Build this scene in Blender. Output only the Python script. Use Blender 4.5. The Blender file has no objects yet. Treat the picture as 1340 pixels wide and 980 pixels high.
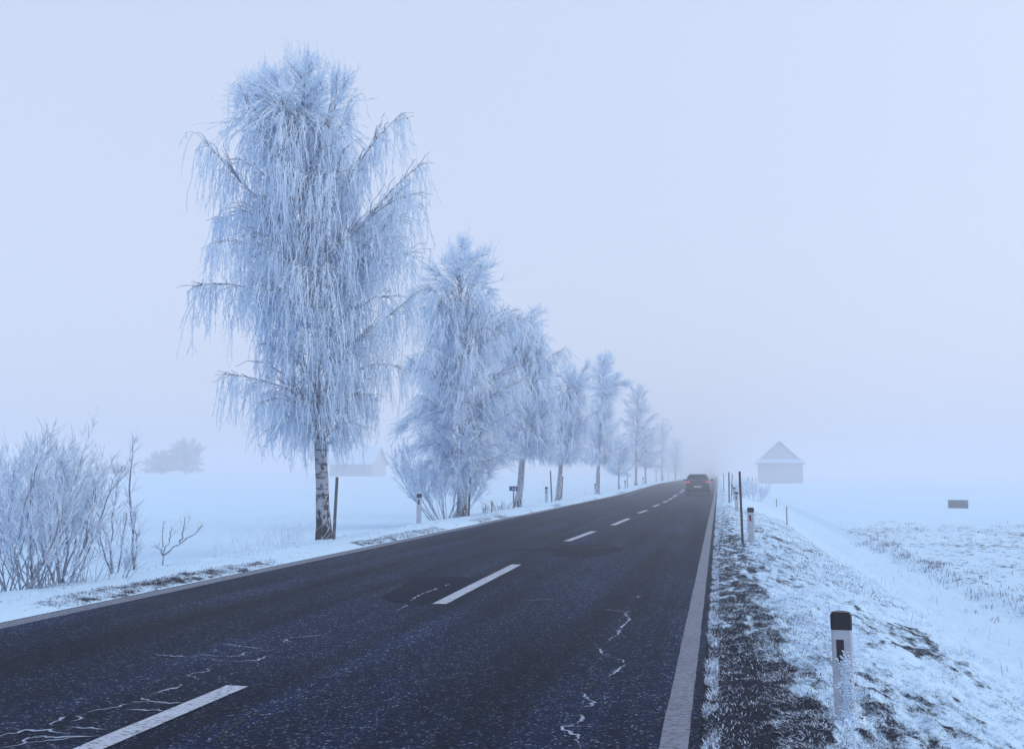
import bpy, bmesh, math, random
import numpy as np
from mathutils import Vector, Matrix

rng = np.random.default_rng(7)
random.seed(7)
SC = bpy.context.scene
COL = SC.collection
R = math.radians

# ------------------------------------------------------------------ camera
F = 1250.0                      # focal length in photo pixels (photo is 1340 wide)
CAM_H = 1.5
PITCH = math.atan(130.0 / F)
YAW = math.atan(270.0 * math.cos(PITCH) / F)
cam_d = bpy.data.cameras.new('camera')
cam_d.sensor_width = 36.0
cam_d.lens = 36.0 * F / 1340.0
cam_d.clip_start = 0.05
cam_d.clip_end = 20000
cam = bpy.data.objects.new('camera', cam_d)
COL.objects.link(cam)
cam.location = (0, 0, CAM_H)
cam.rotation_euler = (math.pi / 2 + PITCH, 0, YAW)
SC.camera = cam
CAMROT = cam.rotation_euler.to_matrix()

# ------------------------------------------------------------------ world, sun, exposure
SUN_EL, SUN_AZ = R(40), R(85)          # azimuth clockwise from +Y
W = bpy.data.worlds.new('World')
SC.world = W
W.use_nodes = True
nt = W.node_tree
nt.nodes.clear()
w_out = nt.nodes.new('ShaderNodeOutputWorld')
w_add = nt.nodes.new('ShaderNodeAddShader')
w_bg1 = nt.nodes.new('ShaderNodeBackground')
w_bg2 = nt.nodes.new('ShaderNodeBackground')
w_sky = nt.nodes.new('ShaderNodeTexSky')
w_sky.sky_type = 'NISHITA'
w_sky.sun_disc = False
w_sky.sun_elevation = SUN_EL
w_sky.sun_rotation = SUN_AZ
w_sky.air_density = 1.0
w_sky.dust_density = 6.0
w_bg1.inputs['Strength'].default_value = 0.05
w_bg2.inputs['Color'].default_value = (0.565, 0.63, 0.80, 1)     # the even cloud and fog above the mist layer
w_bg2.inputs['Strength'].default_value = 1.0
nt.links.new(w_sky.outputs[0], w_bg1.inputs['Color'])
nt.links.new(w_bg1.outputs[0], w_add.inputs[0])
nt.links.new(w_bg2.outputs[0], w_add.inputs[1])
nt.links.new(w_add.outputs[0], w_out.inputs['Surface'])

sun_d = bpy.data.lights.new('sun', 'SUN')
sun_d.energy = 0.5
sun_d.angle = R(60)
sun_d.color = (1.0, 0.97, 0.93)
sun = bpy.data.objects.new('sun', sun_d)
COL.objects.link(sun)
sdir = Vector((math.sin(SUN_AZ) * math.cos(SUN_EL), math.cos(SUN_AZ) * math.cos(SUN_EL), math.sin(SUN_EL)))
sun.rotation_euler = (-sdir).to_track_quat('-Z', 'Y').to_euler()
sun.location = (0, 0, 60)

vs = SC.view_settings
vs.view_transform = 'Standard'
vs.look = 'None'
vs.gamma = 1.0
vs.use_curve_mapping = False
vs.exposure = 0.0
SC.cycles.volume_bounces = 2
SC.cycles.max_bounces = 14
SC.cycles.diffuse_bounces = 12

# ------------------------------------------------------------------ small helpers
def tag(o, label=None, cat=None, group=None, kind=None):
    if label: o['label'] = label
    if cat: o['category'] = cat
    if group: o['group'] = group
    if kind: o['kind'] = kind
    return o

def empty(name, loc, rz=0.0):
    o = bpy.data.objects.new(name, None)
    COL.objects.link(o)
    o.empty_display_size = 0.2
    o.location = loc
    o.rotation_euler = (0, 0, rz)
    return o

def link(name, me, mats, parent=None):
    if not isinstance(mats, (list, tuple)): mats = [mats]
    for m in mats:
        if not me.materials or m.name not in [x.name for x in me.materials]:
            me.materials.append(m)
    o = bpy.data.objects.new(name, me)
    COL.objects.link(o)
    if parent: o.parent = parent
    return o

def mesh_np(name, V, Q, mi=None, smooth=True):
    """V (n,3) float, Q (m,k) int faces all of the same size k"""
    me = bpy.data.meshes.new(name)
    V = np.asarray(V, dtype=np.float32); Q = np.asarray(Q, dtype=np.int32)
    k = Q.shape[1]
    me.vertices.add(len(V)); me.vertices.foreach_set('co', V.ravel())
    me.loops.add(Q.size); me.loops.foreach_set('vertex_index', Q.ravel())
    me.polygons.add(len(Q))
    me.polygons.foreach_set('loop_start', np.arange(0, Q.size, k, dtype=np.int32))
    try:
        me.polygons.foreach_set('loop_total', np.full(len(Q), k, dtype=np.int32))
    except Exception:
        pass
    if mi is not None: me.polygons.foreach_set('material_index', np.asarray(mi, dtype=np.int32))
    me.polygons.foreach_set('use_smooth', np.full(len(Q), smooth, dtype=bool))
    me.update(calc_edges=True)
    me.validate()
    return me

class MB:
    """collects boxes, tubes, prisms with bmesh for one part"""
    def __init__(s): s.v = []; s.f = []
    def box(s, c, d, rot=None, bev=0):
        x, y, z = d[0] / 2, d[1] / 2, d[2] / 2
        pts = [(-x, -y, -z), (x, -y, -z), (x, y, -z), (-x, y, -z), (-x, -y, z), (x, -y, z), (x, y, z), (-x, y, z)]
        n = len(s.v)
        for p in pts:
            p = Vector(p)
            if rot is not None: p = rot @ p
            s.v.append((p.x + c[0], p.y + c[1], p.z + c[2]))
        for q in ((0, 3, 2, 1), (4, 5, 6, 7), (0, 1, 5, 4), (1, 2, 6, 5), (2, 3, 7, 6), (3, 0, 4, 7)):
            s.f.append(tuple(n + i for i in q))
        return s
    def prism(s, poly, axis, a, b):
        """poly list of 2D points, extruded along axis from a to b"""
        n = len(s.v); m = len(poly)
        def P(p, t):
            if axis == 'y': return (p[0], t, p[1])
            if axis == 'x': return (t, p[0], p[1])
            return (p[0], p[1], t)
        for p in poly: s.v.append(P(p, a))
        for p in poly: s.v.append(P(p, b))
        s.f.append(tuple(n + i for i in range(m)))
        s.f.append(tuple(n + m + i for i in reversed(range(m))))
        for i in range(m):
            j = (i + 1) % m
            s.f.append((n + i, n + m + i, n + m + j, n + j))
        return s
    def tube(s, pts, rad, sides=8):
        n = len(s.v); K = len(pts)
        for k in range(K):
            a = Vector(pts[max(k - 1, 0)]); b = Vector(pts[min(k + 1, K - 1)])
            t = (b - a).normalized()
            ref = Vector((1, 0, 0)) if abs(t.x) < .9 else Vector((0, 1, 0))
            u = t.cross(ref).normalized(); w = t.cross(u)
            r = rad[k] if hasattr(rad, '__len__') else rad
            for i in range(sides):
                an = 2 * math.pi * i / sides
                s.v.append(tuple(Vector(pts[k]) + u * r * math.cos(an) + w * r * math.sin(an)))
        for k in range(K - 1):
            for i in range(sides):
                j = (i + 1) % sides
                s.f.append((n + k * sides + i, n + k * sides + j, n + (k + 1) * sides + j, n + (k + 1) * sides + i))
        s.f.append(tuple(n + i for i in reversed(range(sides))))
        s.f.append(tuple(n + (K - 1) * sides + i for i in range(sides)))
        return s
    def loft(s, rings, cap=True):
        n = len(s.v); m = len(rings[0])
        for r in rings: s.v += [tuple(p) for p in r]
        for k in range(len(rings) - 1):
            for i in range(m):
                j = (i + 1) % m
                s.f.append((n + k * m + i, n + k * m + j, n + (k + 1) * m + j, n + (k + 1) * m + i))
        if cap:
            s.f.append(tuple(n + i for i in reversed(range(m))))
            s.f.append(tuple(n + (len(rings) - 1) * m + i for i in range(m)))
        return s
    def build(s, name, mat, parent=None, bevel=0, smooth=False):
        bm = bmesh.new()
        vs_ = [bm.verts.new(p) for p in s.v]
        for f in s.f:
            try: bm.faces.new([vs_[i] for i in f])
            except ValueError: pass
        bmesh.ops.recalc_face_normals(bm, faces=bm.faces)
        if bevel:
            es = [e for e in bm.edges if len(e.link_faces) == 2 and e.calc_face_angle(0) > 0.6]
            bmesh.ops.bevel(bm, geom=es, offset=bevel, segments=2, affect='EDGES', profile=.6)
        me = bpy.data.meshes.new(name)
        bm.to_mesh(me); bm.free()
        if smooth:
            for p in me.polygons: p.use_smooth = True
        return link(name, me, mat, parent)

def copy_tree(o, parent=None):
    c = o.copy(); COL.objects.link(c); c.parent = parent
    for ch in list(o.children): copy_tree(ch, c)
    return c

def smooth01(a, b, x):
    t = np.clip((np.asarray(x, float) - a) / (b - a), 0, 1)
    return t * t * (3 - 2 * t)

# value noise in numpy
_perm = np.random.default_rng(3).random((256, 256))
def vnoise(x, y):
    x = np.asarray(x, float); y = np.asarray(y, float)
    xi = np.floor(x).astype(int); yi = np.floor(y).astype(int)
    fx = x - xi; fy = y - yi
    fx = fx * fx * (3 - 2 * fx); fy = fy * fy * (3 - 2 * fy)
    g = lambda a, b: _perm[a & 255, b & 255]
    return (g(xi, yi) * (1 - fx) + g(xi + 1, yi) * fx) * (1 - fy) + (g(xi, yi + 1) * (1 - fx) + g(xi + 1, yi + 1) * fx) * fy
def fbm(x, y, o=4):
    s = 0; a = .5; t = 0
    for i in range(o):
        s = s + a * vnoise(x + 17.3 * i, y + 9.1 * i); t += a
        x = x * 2.03; y = y * 2.03; a *= .5
    return s / t

# ------------------------------------------------------------------ terrain functions
XL, XR = -7.15, -0.13           # asphalt edges
def zr(y): return 0.35 * smooth01(62, 128, y)
def road_z(x, y):
    return zr(y) + 0.022 * (fbm(np.asarray(x) / 3.0 + 5, np.asarray(y) / 4.5, 2) - .5)
R_D = [0, .12, .5, .95, 1.6, 2.4, 3.05, 3.5, 4.5, 4.95, 6, 9, 60, 400, 4000]
R_Z = [-.012, .012, .025, .0, -.17, -.44, -.66, -.73, -.745, -.64, -.60, -.62, -.68, -.7, -.7]
L_D = [0, .1, .3, .7, 1.3, 2.0, 3.2, 6, 40, 120, 240, 500, 4000]
L_Z = [-.012, .03, .075, .115, .09, -.06, -.26, -.36, -.3, .25, 1.3, 2.2, 3.0]
def gz(x, y, detail=True):
    x = np.asarray(x, float); y = np.asarray(y, float)
    dr = x - XR; dl = XL - x
    zz = zr(y)
    # hypot-like rise of the far left field also in depth
    depth = np.maximum(dl, 0) + 0.0 * y
    depth = np.where(dl > 4, np.hypot(dl, np.maximum(y - 25, 0) * np.clip((dl - 4) / 12, 0, 1)), np.maximum(dl, 0))
    zR = np.interp(dr, R_D, R_Z) + zz * np.exp(-(np.maximum(dr, 0) / 4.0) ** 2)
    zL = np.interp(depth, L_D, L_Z) + zz * np.exp(-(np.maximum(dl, 0) / 6.0) ** 2)
    if detail:
        nR = (fbm(x * 2.3, y * 1.7, 4) - .5) * .13 * smooth01(0.02, .5, dr) * (1 - .75 * smooth01(3.0, 3.6, dr))
        nR = nR + (fbm(x * 9 + 3, y * 7, 2) - .5) * .085 * smooth01(.02, .3, dr) * (1 - .6 * smooth01(2.7, 3.4, dr)) * (1 - smooth01(14, 40, y))
        nR = nR + (fbm(x * .22 + 8, y * .22, 2) - .5) * .18 * smooth01(4.5, 9, dr)
        nR = nR + (fbm(x * 1.1 + 2, y * .8, 3) - .5) * .14 * smooth01(4.6, 6, dr) * (1 - smooth01(42, 50, y))
        nL = (fbm(x * 3.1 + 40, y * 1.6, 4) - .5) * .085 * smooth01(0.01, .3, dl)
        nL = nL + (fbm(x * .18 + 30, y * .18, 2) - .5) * .35 * smooth01(4, 12, dl)
        zR = zR + nR; zL = zL + nL
    mid = np.minimum(zz - .07, 9)
    return np.where(dr >= 0, zR, np.where(dl >= 0, zL, mid))

def ray(px, py):
    d = CAMROT @ Vector(((px - 670) / F, -(py - 490) / F, -1.0))
    return d
def on_road(px, py):
    d = ray(px, py); z = 0.0
    for _ in range(6):
        t = (z - CAM_H) / d.z
        z = float(zr(d.y * t))
    return (d.x * t, d.y * t)
def at_x(px, X):
    """ground point where the column px meets the roadside line x = X"""
    d = ray(px, 620)
    y = X / d.x * d.y
    return Vector((X, y, float(gz(X, y))))
def at_y(px, Y):
    d = ray(px, 620); x = d.x / d.y * Y
    return Vector((x, Y, float(gz(x, Y))))
def view_plane(base):
    """returns (angle, fn) : fn maps a photo pixel to local (x,z) metres in the upright plane through base that faces the road-side viewer"""
    h = Vector((base.x, base.y, 0)).normalized()
    right = Vector((h.y, -h.x, 0))
    ang = math.atan2(right.y, right.x)
    def fn(px, py):
        d = ray(px, py)
        t = (base.x * h.x + base.y * h.y) / (d.x * h.x + d.y * h.y)
        p = Vector((0, 0, CAM_H)) + d * t - base
        return (p.dot(right), p.z)
    return ang, fn

# ------------------------------------------------------------------ materials
def newmat(name):
    m = bpy.data.materials.new(name); m.use_nodes = True
    n = m.node_tree.nodes; b = n['Principled BSDF']
    return m, n, m.node_tree.links, b
def plain(name, col, rough=.6, metal=0, spec=.4, var=.12, scale=30, bump=0.0):
    m, n, l, b = newmat(name)
    tc = n.new('ShaderNodeTexCoord'); nz = n.new('ShaderNodeTexNoise')
    nz.inputs['Scale'].default_value = scale; nz.inputs['Detail'].default_value = 5
    l.new(tc.outputs['Object'], nz.inputs['Vector'])
    mx = n.new('ShaderNodeMix'); mx.data_type = 'RGBA'
    mx.inputs['A'].default_value = tuple(c * (1 - var * 2) for c in col) + (1,)
    mx.inputs['B'].default_value = tuple(min(1, c * (1 + var * 2)) for c in col) + (1,)
    l.new(nz.outputs['Fac'], mx.inputs['Factor']); l.new(mx.outputs['Result'], b.inputs['Base Color'])
    b.inputs['Roughness'].default_value = rough; b.inputs['Metallic'].default_value = metal
    b.inputs['Specular IOR Level'].default_value = spec
    if bump:
        bp = n.new('ShaderNodeBump'); bp.inputs['Strength'].default_value = bump; bp.inputs['Distance'].default_value = .01
        l.new(nz.outputs['Fac'], bp.inputs['Height']); l.new(bp.outputs['Normal'], b.inputs['Normal'])
    return m
def ramp(n, pts):
    r = n.new('ShaderNodeValToRGB'); e = r.color_ramp.elements
    while len(e) < len(pts): e.new(.5)
    for i, (p, c) in enumerate(pts):
        e[i].position = p; e[i].color = (c, c, c, 1) if not hasattr(c, '__len__') else tuple(c) + (1,)
    return r

FROST = (0.735, 0.855, 0.985)
SNOW = (0.525, 0.735, 0.92)

def mat_ground():
    m, n, l, b = newmat('snow_ground')
    tc = n.new('ShaderNodeTexCoord')
    at = n.new('ShaderNodeAttribute'); at.attribute_name = 'bare'
    mp = n.new('ShaderNodeMapping'); mp.inputs['Scale'].default_value = (1.0, .55, 1.0); mp.inputs['Rotation'].default_value = (0, 0, R(20))
    l.new(tc.outputs['Object'], mp.inputs['Vector'])
    n1 = n.new('ShaderNodeTexNoise'); n1.inputs['Scale'].default_value = 5.0; n1.inputs['Detail'].default_value = 9; n1.inputs['Roughness'].default_value = .68
    l.new(mp.outputs[0], n1.inputs['Vector'])
    n2 = n.new('ShaderNodeTexNoise'); n2.inputs['Scale'].default_value = 70; n2.inputs['Detail'].default_value = 4; n2.inputs['Roughness'].default_value = .7
    l.new(tc.outputs['Object'], n2.inputs['Vector'])
    # noise + zone -> bare
    s = n.new('ShaderNodeMath'); s.operation = 'MULTIPLY_ADD'; s.inputs[1].default_value = .30; l.new(n2.outputs['Fac'], s.inputs[0]); l.new(n1.outputs['Fac'], s.inputs[2])
    a = n.new('ShaderNodeMath'); a.operation = 'MULTIPLY_ADD'; a.inputs[1].default_value = .55
    l.new(at.outputs['Fac'], a.inputs[0]); l.new(s.outputs[0], a.inputs[2])
    rp = ramp(n, [(0.86, 0.0), (0.97, 1.0)])
    l.new(a.outputs[0], rp.inputs['Fac'])
    n3 = n.new('ShaderNodeTexNoise'); n3.inputs['Scale'].default_value = .5; n3.inputs['Detail'].default_value = 6
    l.new(tc.outputs['Object'], n3.inputs['Vector'])
    sn = n.new('ShaderNodeMix'); sn.data_type = 'RGBA'
    sn.inputs['A'].default_value = tuple(c * .93 for c in SNOW) + (1,); sn.inputs['B'].default_value = tuple(min(1, c * 1.04) for c in SNOW) + (1,)
    l.new(n3.outputs['Fac'], sn.inputs['Factor'])
    ea = n.new('ShaderNodeMix'); ea.data_type = 'RGBA'
    ea.inputs['A'].default_value = (.005, .008, .018, 1); ea.inputs['B'].default_value = (.03, .036, .058, 1)
    l.new(n2.outputs['Fac'], ea.inputs['Factor'])
    mx = n.new('ShaderNodeMix'); mx.data_type = 'RGBA'
    l.new(rp.outputs['Color'], mx.inputs['Factor']); l.new(sn.outputs['Result'], mx.inputs['A']); l.new(ea.outputs['Result'], mx.inputs['B'])
    l.new(mx.outputs['Result'], b.inputs['Base Color'])
    b.inputs['Roughness'].default_value = .9; b.inputs['Specular IOR Level'].default_value = .05
    h = n.new('ShaderNodeMath'); h.operation = 'MULTIPLY_ADD'; h.inputs[1].default_value = .4
    l.new(n2.outputs['Fac'], h.inputs[0]); l.new(n1.outputs['Fac'], h.inputs[2])
    bp = n.new('ShaderNodeBump'); bp.inputs['Strength'].default_value = .55; bp.inputs['Distance'].default_value = .05
    l.new(h.outputs[0], bp.inputs['Height']); l.new(bp.outputs['Normal'], b.inputs['Normal'])
    return m

def mat_asphalt():
    m, n, l, b = newmat('asphalt')
    tc = n.new('ShaderNodeTexCoord')
    v = n.new('ShaderNodeTexVoronoi'); v.inputs['Scale'].default_value = 75
    l.new(tc.outputs['Object'], v.inputs['Vector'])
    sp = n.new('ShaderNodeSeparateColor'); l.new(v.outputs['Color'], sp.inputs[0])
    rp = ramp(n, [(0.0, (.001, .003, .014)), (.55, (.003, .008, .029)), (.82, (.008, .016, .050)), (.94, (.04, .058, .10)), (1.0, (.17, .21, .285))])
    l.new(sp.outputs[0], rp.inputs['Fac'])
    nz = n.new('ShaderNodeTexNoise'); nz.inputs['Scale'].default_value = .55; nz.inputs['Detail'].default_value = 7; nz.inputs['Roughness'].default_value = .6
    mp = n.new('ShaderNodeMapping'); mp.inputs['Scale'].default_value = (1.3, .35, 1); l.new(tc.outputs['Object'], mp.inputs['Vector']); l.new(mp.outputs[0], nz.inputs['Vector'])
    rr = ramp(n, [(.32, .40), (.70, 1.45)])
    l.new(nz.outputs['Fac'], rr.inputs['Fac'])
    mps = n.new('ShaderNodeMapping'); mps.inputs['Scale'].default_value = (2.2, .06, 1); l.new(tc.outputs['Object'], mps.inputs['Vector'])
    ns = n.new('ShaderNodeTexNoise'); ns.inputs['Scale'].default_value = 1.0; ns.inputs['Detail'].default_value = 4; l.new(mps.outputs[0], ns.inputs['Vector'])
    rs_ = ramp(n, [(.34, .45), (.66, 1.6)]); l.new(ns.outputs['Fac'], rs_.inputs['Fac'])
    m0 = n.new('ShaderNodeMix'); m0.data_type = 'RGBA'; m0.blend_type = 'MULTIPLY'; m0.inputs['Factor'].default_value = 1
    l.new(rp.outputs['Color'], m0.inputs['A']); l.new(rs_.outputs['Color'], m0.inputs['B'])
    n4 = n.new('ShaderNodeTexNoise'); n4.inputs['Scale'].default_value = 9; n4.inputs['Detail'].default_value = 6; n4.inputs['Roughness'].default_value = .7
    l.new(tc.outputs['Object'], n4.inputs['Vector'])
    r4 = ramp(n, [(.35, .6), (.65, 1.3)]); l.new(n4.outputs['Fac'], r4.inputs['Fac'])
    m1 = n.new('ShaderNodeMix'); m1.data_type = 'RGBA'; m1.blend_type = 'MULTIPLY'; m1.inputs['Factor'].default_value = 1
    l.new(m0.outputs['Result'], m1.inputs['A']); l.new(rr.outputs['Color'], m1.inputs['B'])
    m2 = n.new('ShaderNodeMix'); m2.data_type = 'RGBA'; m2.blend_type = 'MULTIPLY'; m2.inputs['Factor'].default_value = 1
    l.new(m1.outputs['Result'], m2.inputs['A']); l.new(r4.outputs['Color'], m2.inputs['B'])
    l.new(m2.outputs['Result'], b.inputs['Base Color'])
    b.inputs['Roughness'].default_value = .62; b.inputs['Specular IOR Level'].default_value = .03; b.inputs['Specular Tint'].default_value = (.55, .72, 1, 1)
    bp = n.new('ShaderNodeBump'); bp.inputs['Strength'].default_value = .8; bp.inputs['Distance'].default_value = .006
    l.new(v.outputs['Distance'], bp.inputs['Height']); bp.invert = True
    l.new(bp.outputs['Normal'], b.inputs['Normal'])
    return m

def mat_paint(name, col, wear=.42):
    m, n, l, b = newmat(name)
    tc = n.new('ShaderNodeTexCoord')
    nz = n.new('ShaderNodeTexNoise'); nz.inputs['Scale'].default_value = 38; nz.inputs['Detail'].default_value = 7; nz.inputs['Roughness'].default_value = .75
    mp = n.new('ShaderNodeMapping'); mp.inputs['Scale'].default_value = (.6, 1.5, 1); l.new(tc.outputs['Object'], mp.inputs['Vector']); l.new(mp.outputs[0], nz.inputs['Vector'])
    rp = ramp(n, [(wear - .08, 1.0), (wear + .03, 0.0)])
    l.new(nz.outputs['Fac'], rp.inputs['Fac'])
    n2 = n.new('ShaderNodeTexNoise'); n2.inputs['Scale'].default_value = 2.2; n2.inputs['Detail'].default_value = 6
    l.new(tc.outputs['Object'], n2.inputs['Vector'])
    c = n.new('ShaderNodeMix'); c.data_type = 'RGBA'
    c.inputs['A'].default_value = tuple(x * .72 for x in col) + (1,); c.inputs['B'].default_value = tuple(x * 1.15 for x in col) + (1,)
    l.new(n2.outputs['Fac'], c.inputs['Factor'])
    mx = n.new('ShaderNodeMix'); mx.data_type = 'RGBA'; mx.inputs['B'].default_value = (.03, .035, .045, 1)
    l.new(rp.outputs['Color'], mx.inputs['Factor']); l.new(c.outputs['Result'], mx.inputs['A'])
    l.new(mx.outputs['Result'], b.inputs['Base Color'])
    b.inputs['Roughness'].default_value = .7; b.inputs['Specular IOR Level'].default_value = .25
    bp = n.new('ShaderNodeBump'); bp.inputs['Strength'].default_value = .3; bp.inputs['Distance'].default_value = .004
    l.new(nz.outputs['Fac'], bp.inputs['Height']); l.new(bp.outputs['Normal'], b.inputs['Normal'])
    return m

def mat_limb():
    m, n, l, b = newmat('rimed_bark')
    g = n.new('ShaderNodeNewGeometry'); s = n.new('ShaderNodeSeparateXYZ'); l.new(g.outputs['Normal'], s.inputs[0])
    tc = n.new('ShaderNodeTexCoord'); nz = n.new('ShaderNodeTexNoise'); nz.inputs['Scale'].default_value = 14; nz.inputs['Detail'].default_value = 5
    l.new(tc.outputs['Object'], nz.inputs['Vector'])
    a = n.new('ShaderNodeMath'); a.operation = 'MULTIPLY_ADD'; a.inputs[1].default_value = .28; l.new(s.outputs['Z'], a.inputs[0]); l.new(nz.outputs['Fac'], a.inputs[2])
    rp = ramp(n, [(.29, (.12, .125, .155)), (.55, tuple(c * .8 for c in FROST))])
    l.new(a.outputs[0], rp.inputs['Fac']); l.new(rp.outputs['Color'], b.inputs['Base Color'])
    b.inputs['Roughness'].default_value = .9; b.inputs['Specular IOR Level'].default_value = .15
    return m
def mat_frost(name='hoar_frost', col=FROST, var=.2, glow=0.0):
    m, n, l, b = newmat(name)
    tc = n.new('ShaderNodeTexCoord'); nz = n.new('ShaderNodeTexNoise'); nz.inputs['Scale'].default_value = 9; nz.inputs['Detail'].default_value = 4
    l.new(tc.outputs['Object'], nz.inputs['Vector'])
    rp = ramp(n, [(.30, tuple(c * (1 - 1.6 * var) for c in col)), (.62, tuple(min(1, c * (1 + .5 * var)) for c in col))])
    l.new(nz.outputs['Fac'], rp.inputs['Fac']); l.new(rp.outputs['Color'], b.inputs['Base Color'])
    b.inputs['Roughness'].default_value = .9; b.inputs['Specular IOR Level'].default_value = .2
    if glow:                       # rime crystals let light through
        tr = n.new('ShaderNodeBsdfTranslucent'); l.new(rp.outputs['Color'], tr.inputs['Color'])
        ms = n.new('ShaderNodeMixShader'); ms.inputs[0].default_value = glow
        l.new(b.outputs[0], ms.inputs[1]); l.new(tr.outputs[0], ms.inputs[2])
        l.new(ms.outputs[0], n['Material Output'].inputs['Surface'])
    return m
def mat_birch(name='birch_bark', foot=.20, ring=.53):
    m, n, l, b = newmat(name)
    tc = n.new('ShaderNodeTexCoord'); sx = n.new('ShaderNodeSeparateXYZ'); l.new(tc.outputs['Object'], sx.inputs[0])
    mp = n.new('ShaderNodeMapping'); mp.inputs['Scale'].default_value = (3.0, 3.0, 16); l.new(tc.outputs['Object'], mp.inputs['Vector'])
    n1 = n.new('ShaderNodeTexNoise'); n1.inputs['Scale'].default_value = 1.0; n1.inputs['Detail'].default_value = 6; n1.inputs['Roughness'].default_value = .6
    l.new(mp.outputs[0], n1.inputs['Vector'])
    mp2 = n.new('ShaderNodeMapping'); mp2.inputs['Scale'].default_value = (13, 13, 6); l.new(tc.outputs['Object'], mp2.inputs['Vector'])
    n2 = n.new('ShaderNodeTexNoise'); n2.inputs['Scale'].default_value = 1.0; n2.inputs['Detail'].default_value = 5
    l.new(mp2.outputs[0], n2.inputs['Vector'])
    r1 = ramp(n, [(ring, 0.0), (ring + .07, .85)]); l.new(n1.outputs['Fac'], r1.inputs['Fac'])
    mr = n.new('ShaderNodeMapRange'); mr.inputs['From Min'].default_value = 0; mr.inputs['From Max'].default_value = 1.7
    mr.inputs['To Min'].default_value = foot; mr.inputs['To Max'].default_value = -.10; l.new(sx.outputs['Z'], mr.inputs['Value'])
    a = n.new('ShaderNodeMath'); a.operation = 'ADD'; l.new(n2.outputs['Fac'], a.inputs[0]); l.new(mr.outputs[0], a.inputs[1])
    r2 = ramp(n, [(.55, 0.0), (.62, 1.0)]); l.new(a.outputs[0], r2.inputs['Fac'])
    mxx = n.new('ShaderNodeMath'); mxx.operation = 'MAXIMUM'; l.new(r1.outputs['Color'], mxx.inputs[0]); l.new(r2.outputs['Color'], mxx.inputs[1])
    c = n.new('ShaderNodeMix'); c.data_type = 'RGBA'; c.inputs['A'].default_value = (.36, .39, .46, 1); c.inputs['B'].default_value = (.035, .034, .04, 1)
    l.new(mxx.outputs[0], c.inputs['Factor']); l.new(c.outputs['Result'], b.inputs['Base Color'])
    b.inputs['Roughness'].default_value = .85; b.inputs['Specular IOR Level'].default_value = .2
    bp = n.new('ShaderNodeBump'); bp.inputs['Strength'].default_value = .8; bp.inputs['Distance'].default_value = .02; bp.invert = True
    l.new(mxx.outputs[0], bp.inputs['Height']); l.new(bp.outputs['Normal'], b.inputs['Normal'])
    return m

M = dict(
    ground=mat_ground(), asphalt=mat_asphalt(),
    edge=mat_paint('worn_edge_paint', (.18, .215, .28), .475), dash=mat_paint('worn_dash_paint', (.42, .49, .60), .455),
    patch=plain('bitumen_patch', (.0015, .004, .016), .6, spec=.02, var=.3, scale=7, bump=.3),
    crackfrost=plain('crack_frost', (.27, .34, .47), .9, var=.4, scale=30), crackdark=plain('crack_dark', (.008, .009, .012), .9),
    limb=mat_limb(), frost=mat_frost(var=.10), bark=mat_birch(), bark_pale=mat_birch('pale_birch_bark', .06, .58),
    stem=mat_frost('rimed_stem', (.30, .35, .44), .4), frost_dim=mat_frost('rime', (.68, .80, .96), .2),
    dry=mat_frost('frosted_dry_grass', (.20, .20, .26), .3),
    blade=mat_frost('frosted_blade', (.58, .72, .94), .25), blade_d=mat_frost('dark_blade', (.03, .035, .05), .4),
    white_plastic=plain('white_plastic', (.46, .50, .57), .55, var=.2, scale=9), black_plastic=plain('black_plastic', (.012, .012, .018), .45, var=.3),
    refl_dark=plain('dark_reflector', (.028, .018, .035), .25), refl_red=plain('red_reflector', (.20, .022, .025), .25),
    pole=plain('weathered_pole', (.085, .085, .10), .85, var=.3, scale=25), pole_black=plain('black_pole_paint', (.014, .015, .02), .6), pole_red=plain('red_pole_paint', (.085, .018, .022), .6),
    yellow=plain('yellow_stake_paint', (.34, .25, .10), .7), wood=plain('wood_stake', (.12, .09, .08), .85, var=.3, scale=20),
    blue=plain('blue_sign_face', (.015, .045, .20), .4), sign_white=plain('sign_white', (.75, .75, .78), .5), metal=plain('galvanised_metal', (.20, .21, .23), .5, metal=.6),
    car_paint=plain('dark_car_paint', (.012, .014, .020), .30, spec=.5, var=.05), glass=plain('car_glass', (.12, .15, .20), .08, spec=.6, var=.05),  # glass colour lifted to stand in for brightness seen in the panes
    tyre=plain('tyre_rubber', (.014, .014, .016), .9), rim=plain('wheel_rim', (.30, .31, .33), .4, metal=.7), trim=plain('car_trim', (.018, .018, .02), .6),
    chrome=plain('chrome_badge', (.6, .6, .62), .25, metal=1.0), plate=plain('licence_plate_face', (.55, .56, .58), .5),
    barnwood=plain('fog_paled_weathered_wood', (.40, .43, .47), .9, var=.2, scale=3), roofsnow=plain('roof_snow', SNOW, .9, var=.04, scale=2),  # barn wood lightened: extra fading by fog is put into its colour
    conifer=mat_frost('misty_foliage', (.46, .50, .54), .15), grey_box=plain('grey_box_board', (.16, .165, .18), .85, var=.25, scale=6),  # foliage lightened so that part of the mist sits in its colour
)
m, n, l, b = newmat('tail_lamp')
b.inputs['Base Color'].default_value = (.5, .03, .04, 1); b.inputs['Roughness'].default_value = .2
b.inputs['Emission Color'].default_value = (1.0, .10, .14, 1); b.inputs['Emission Strength'].default_value = .28
M['tail'] = m

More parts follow.
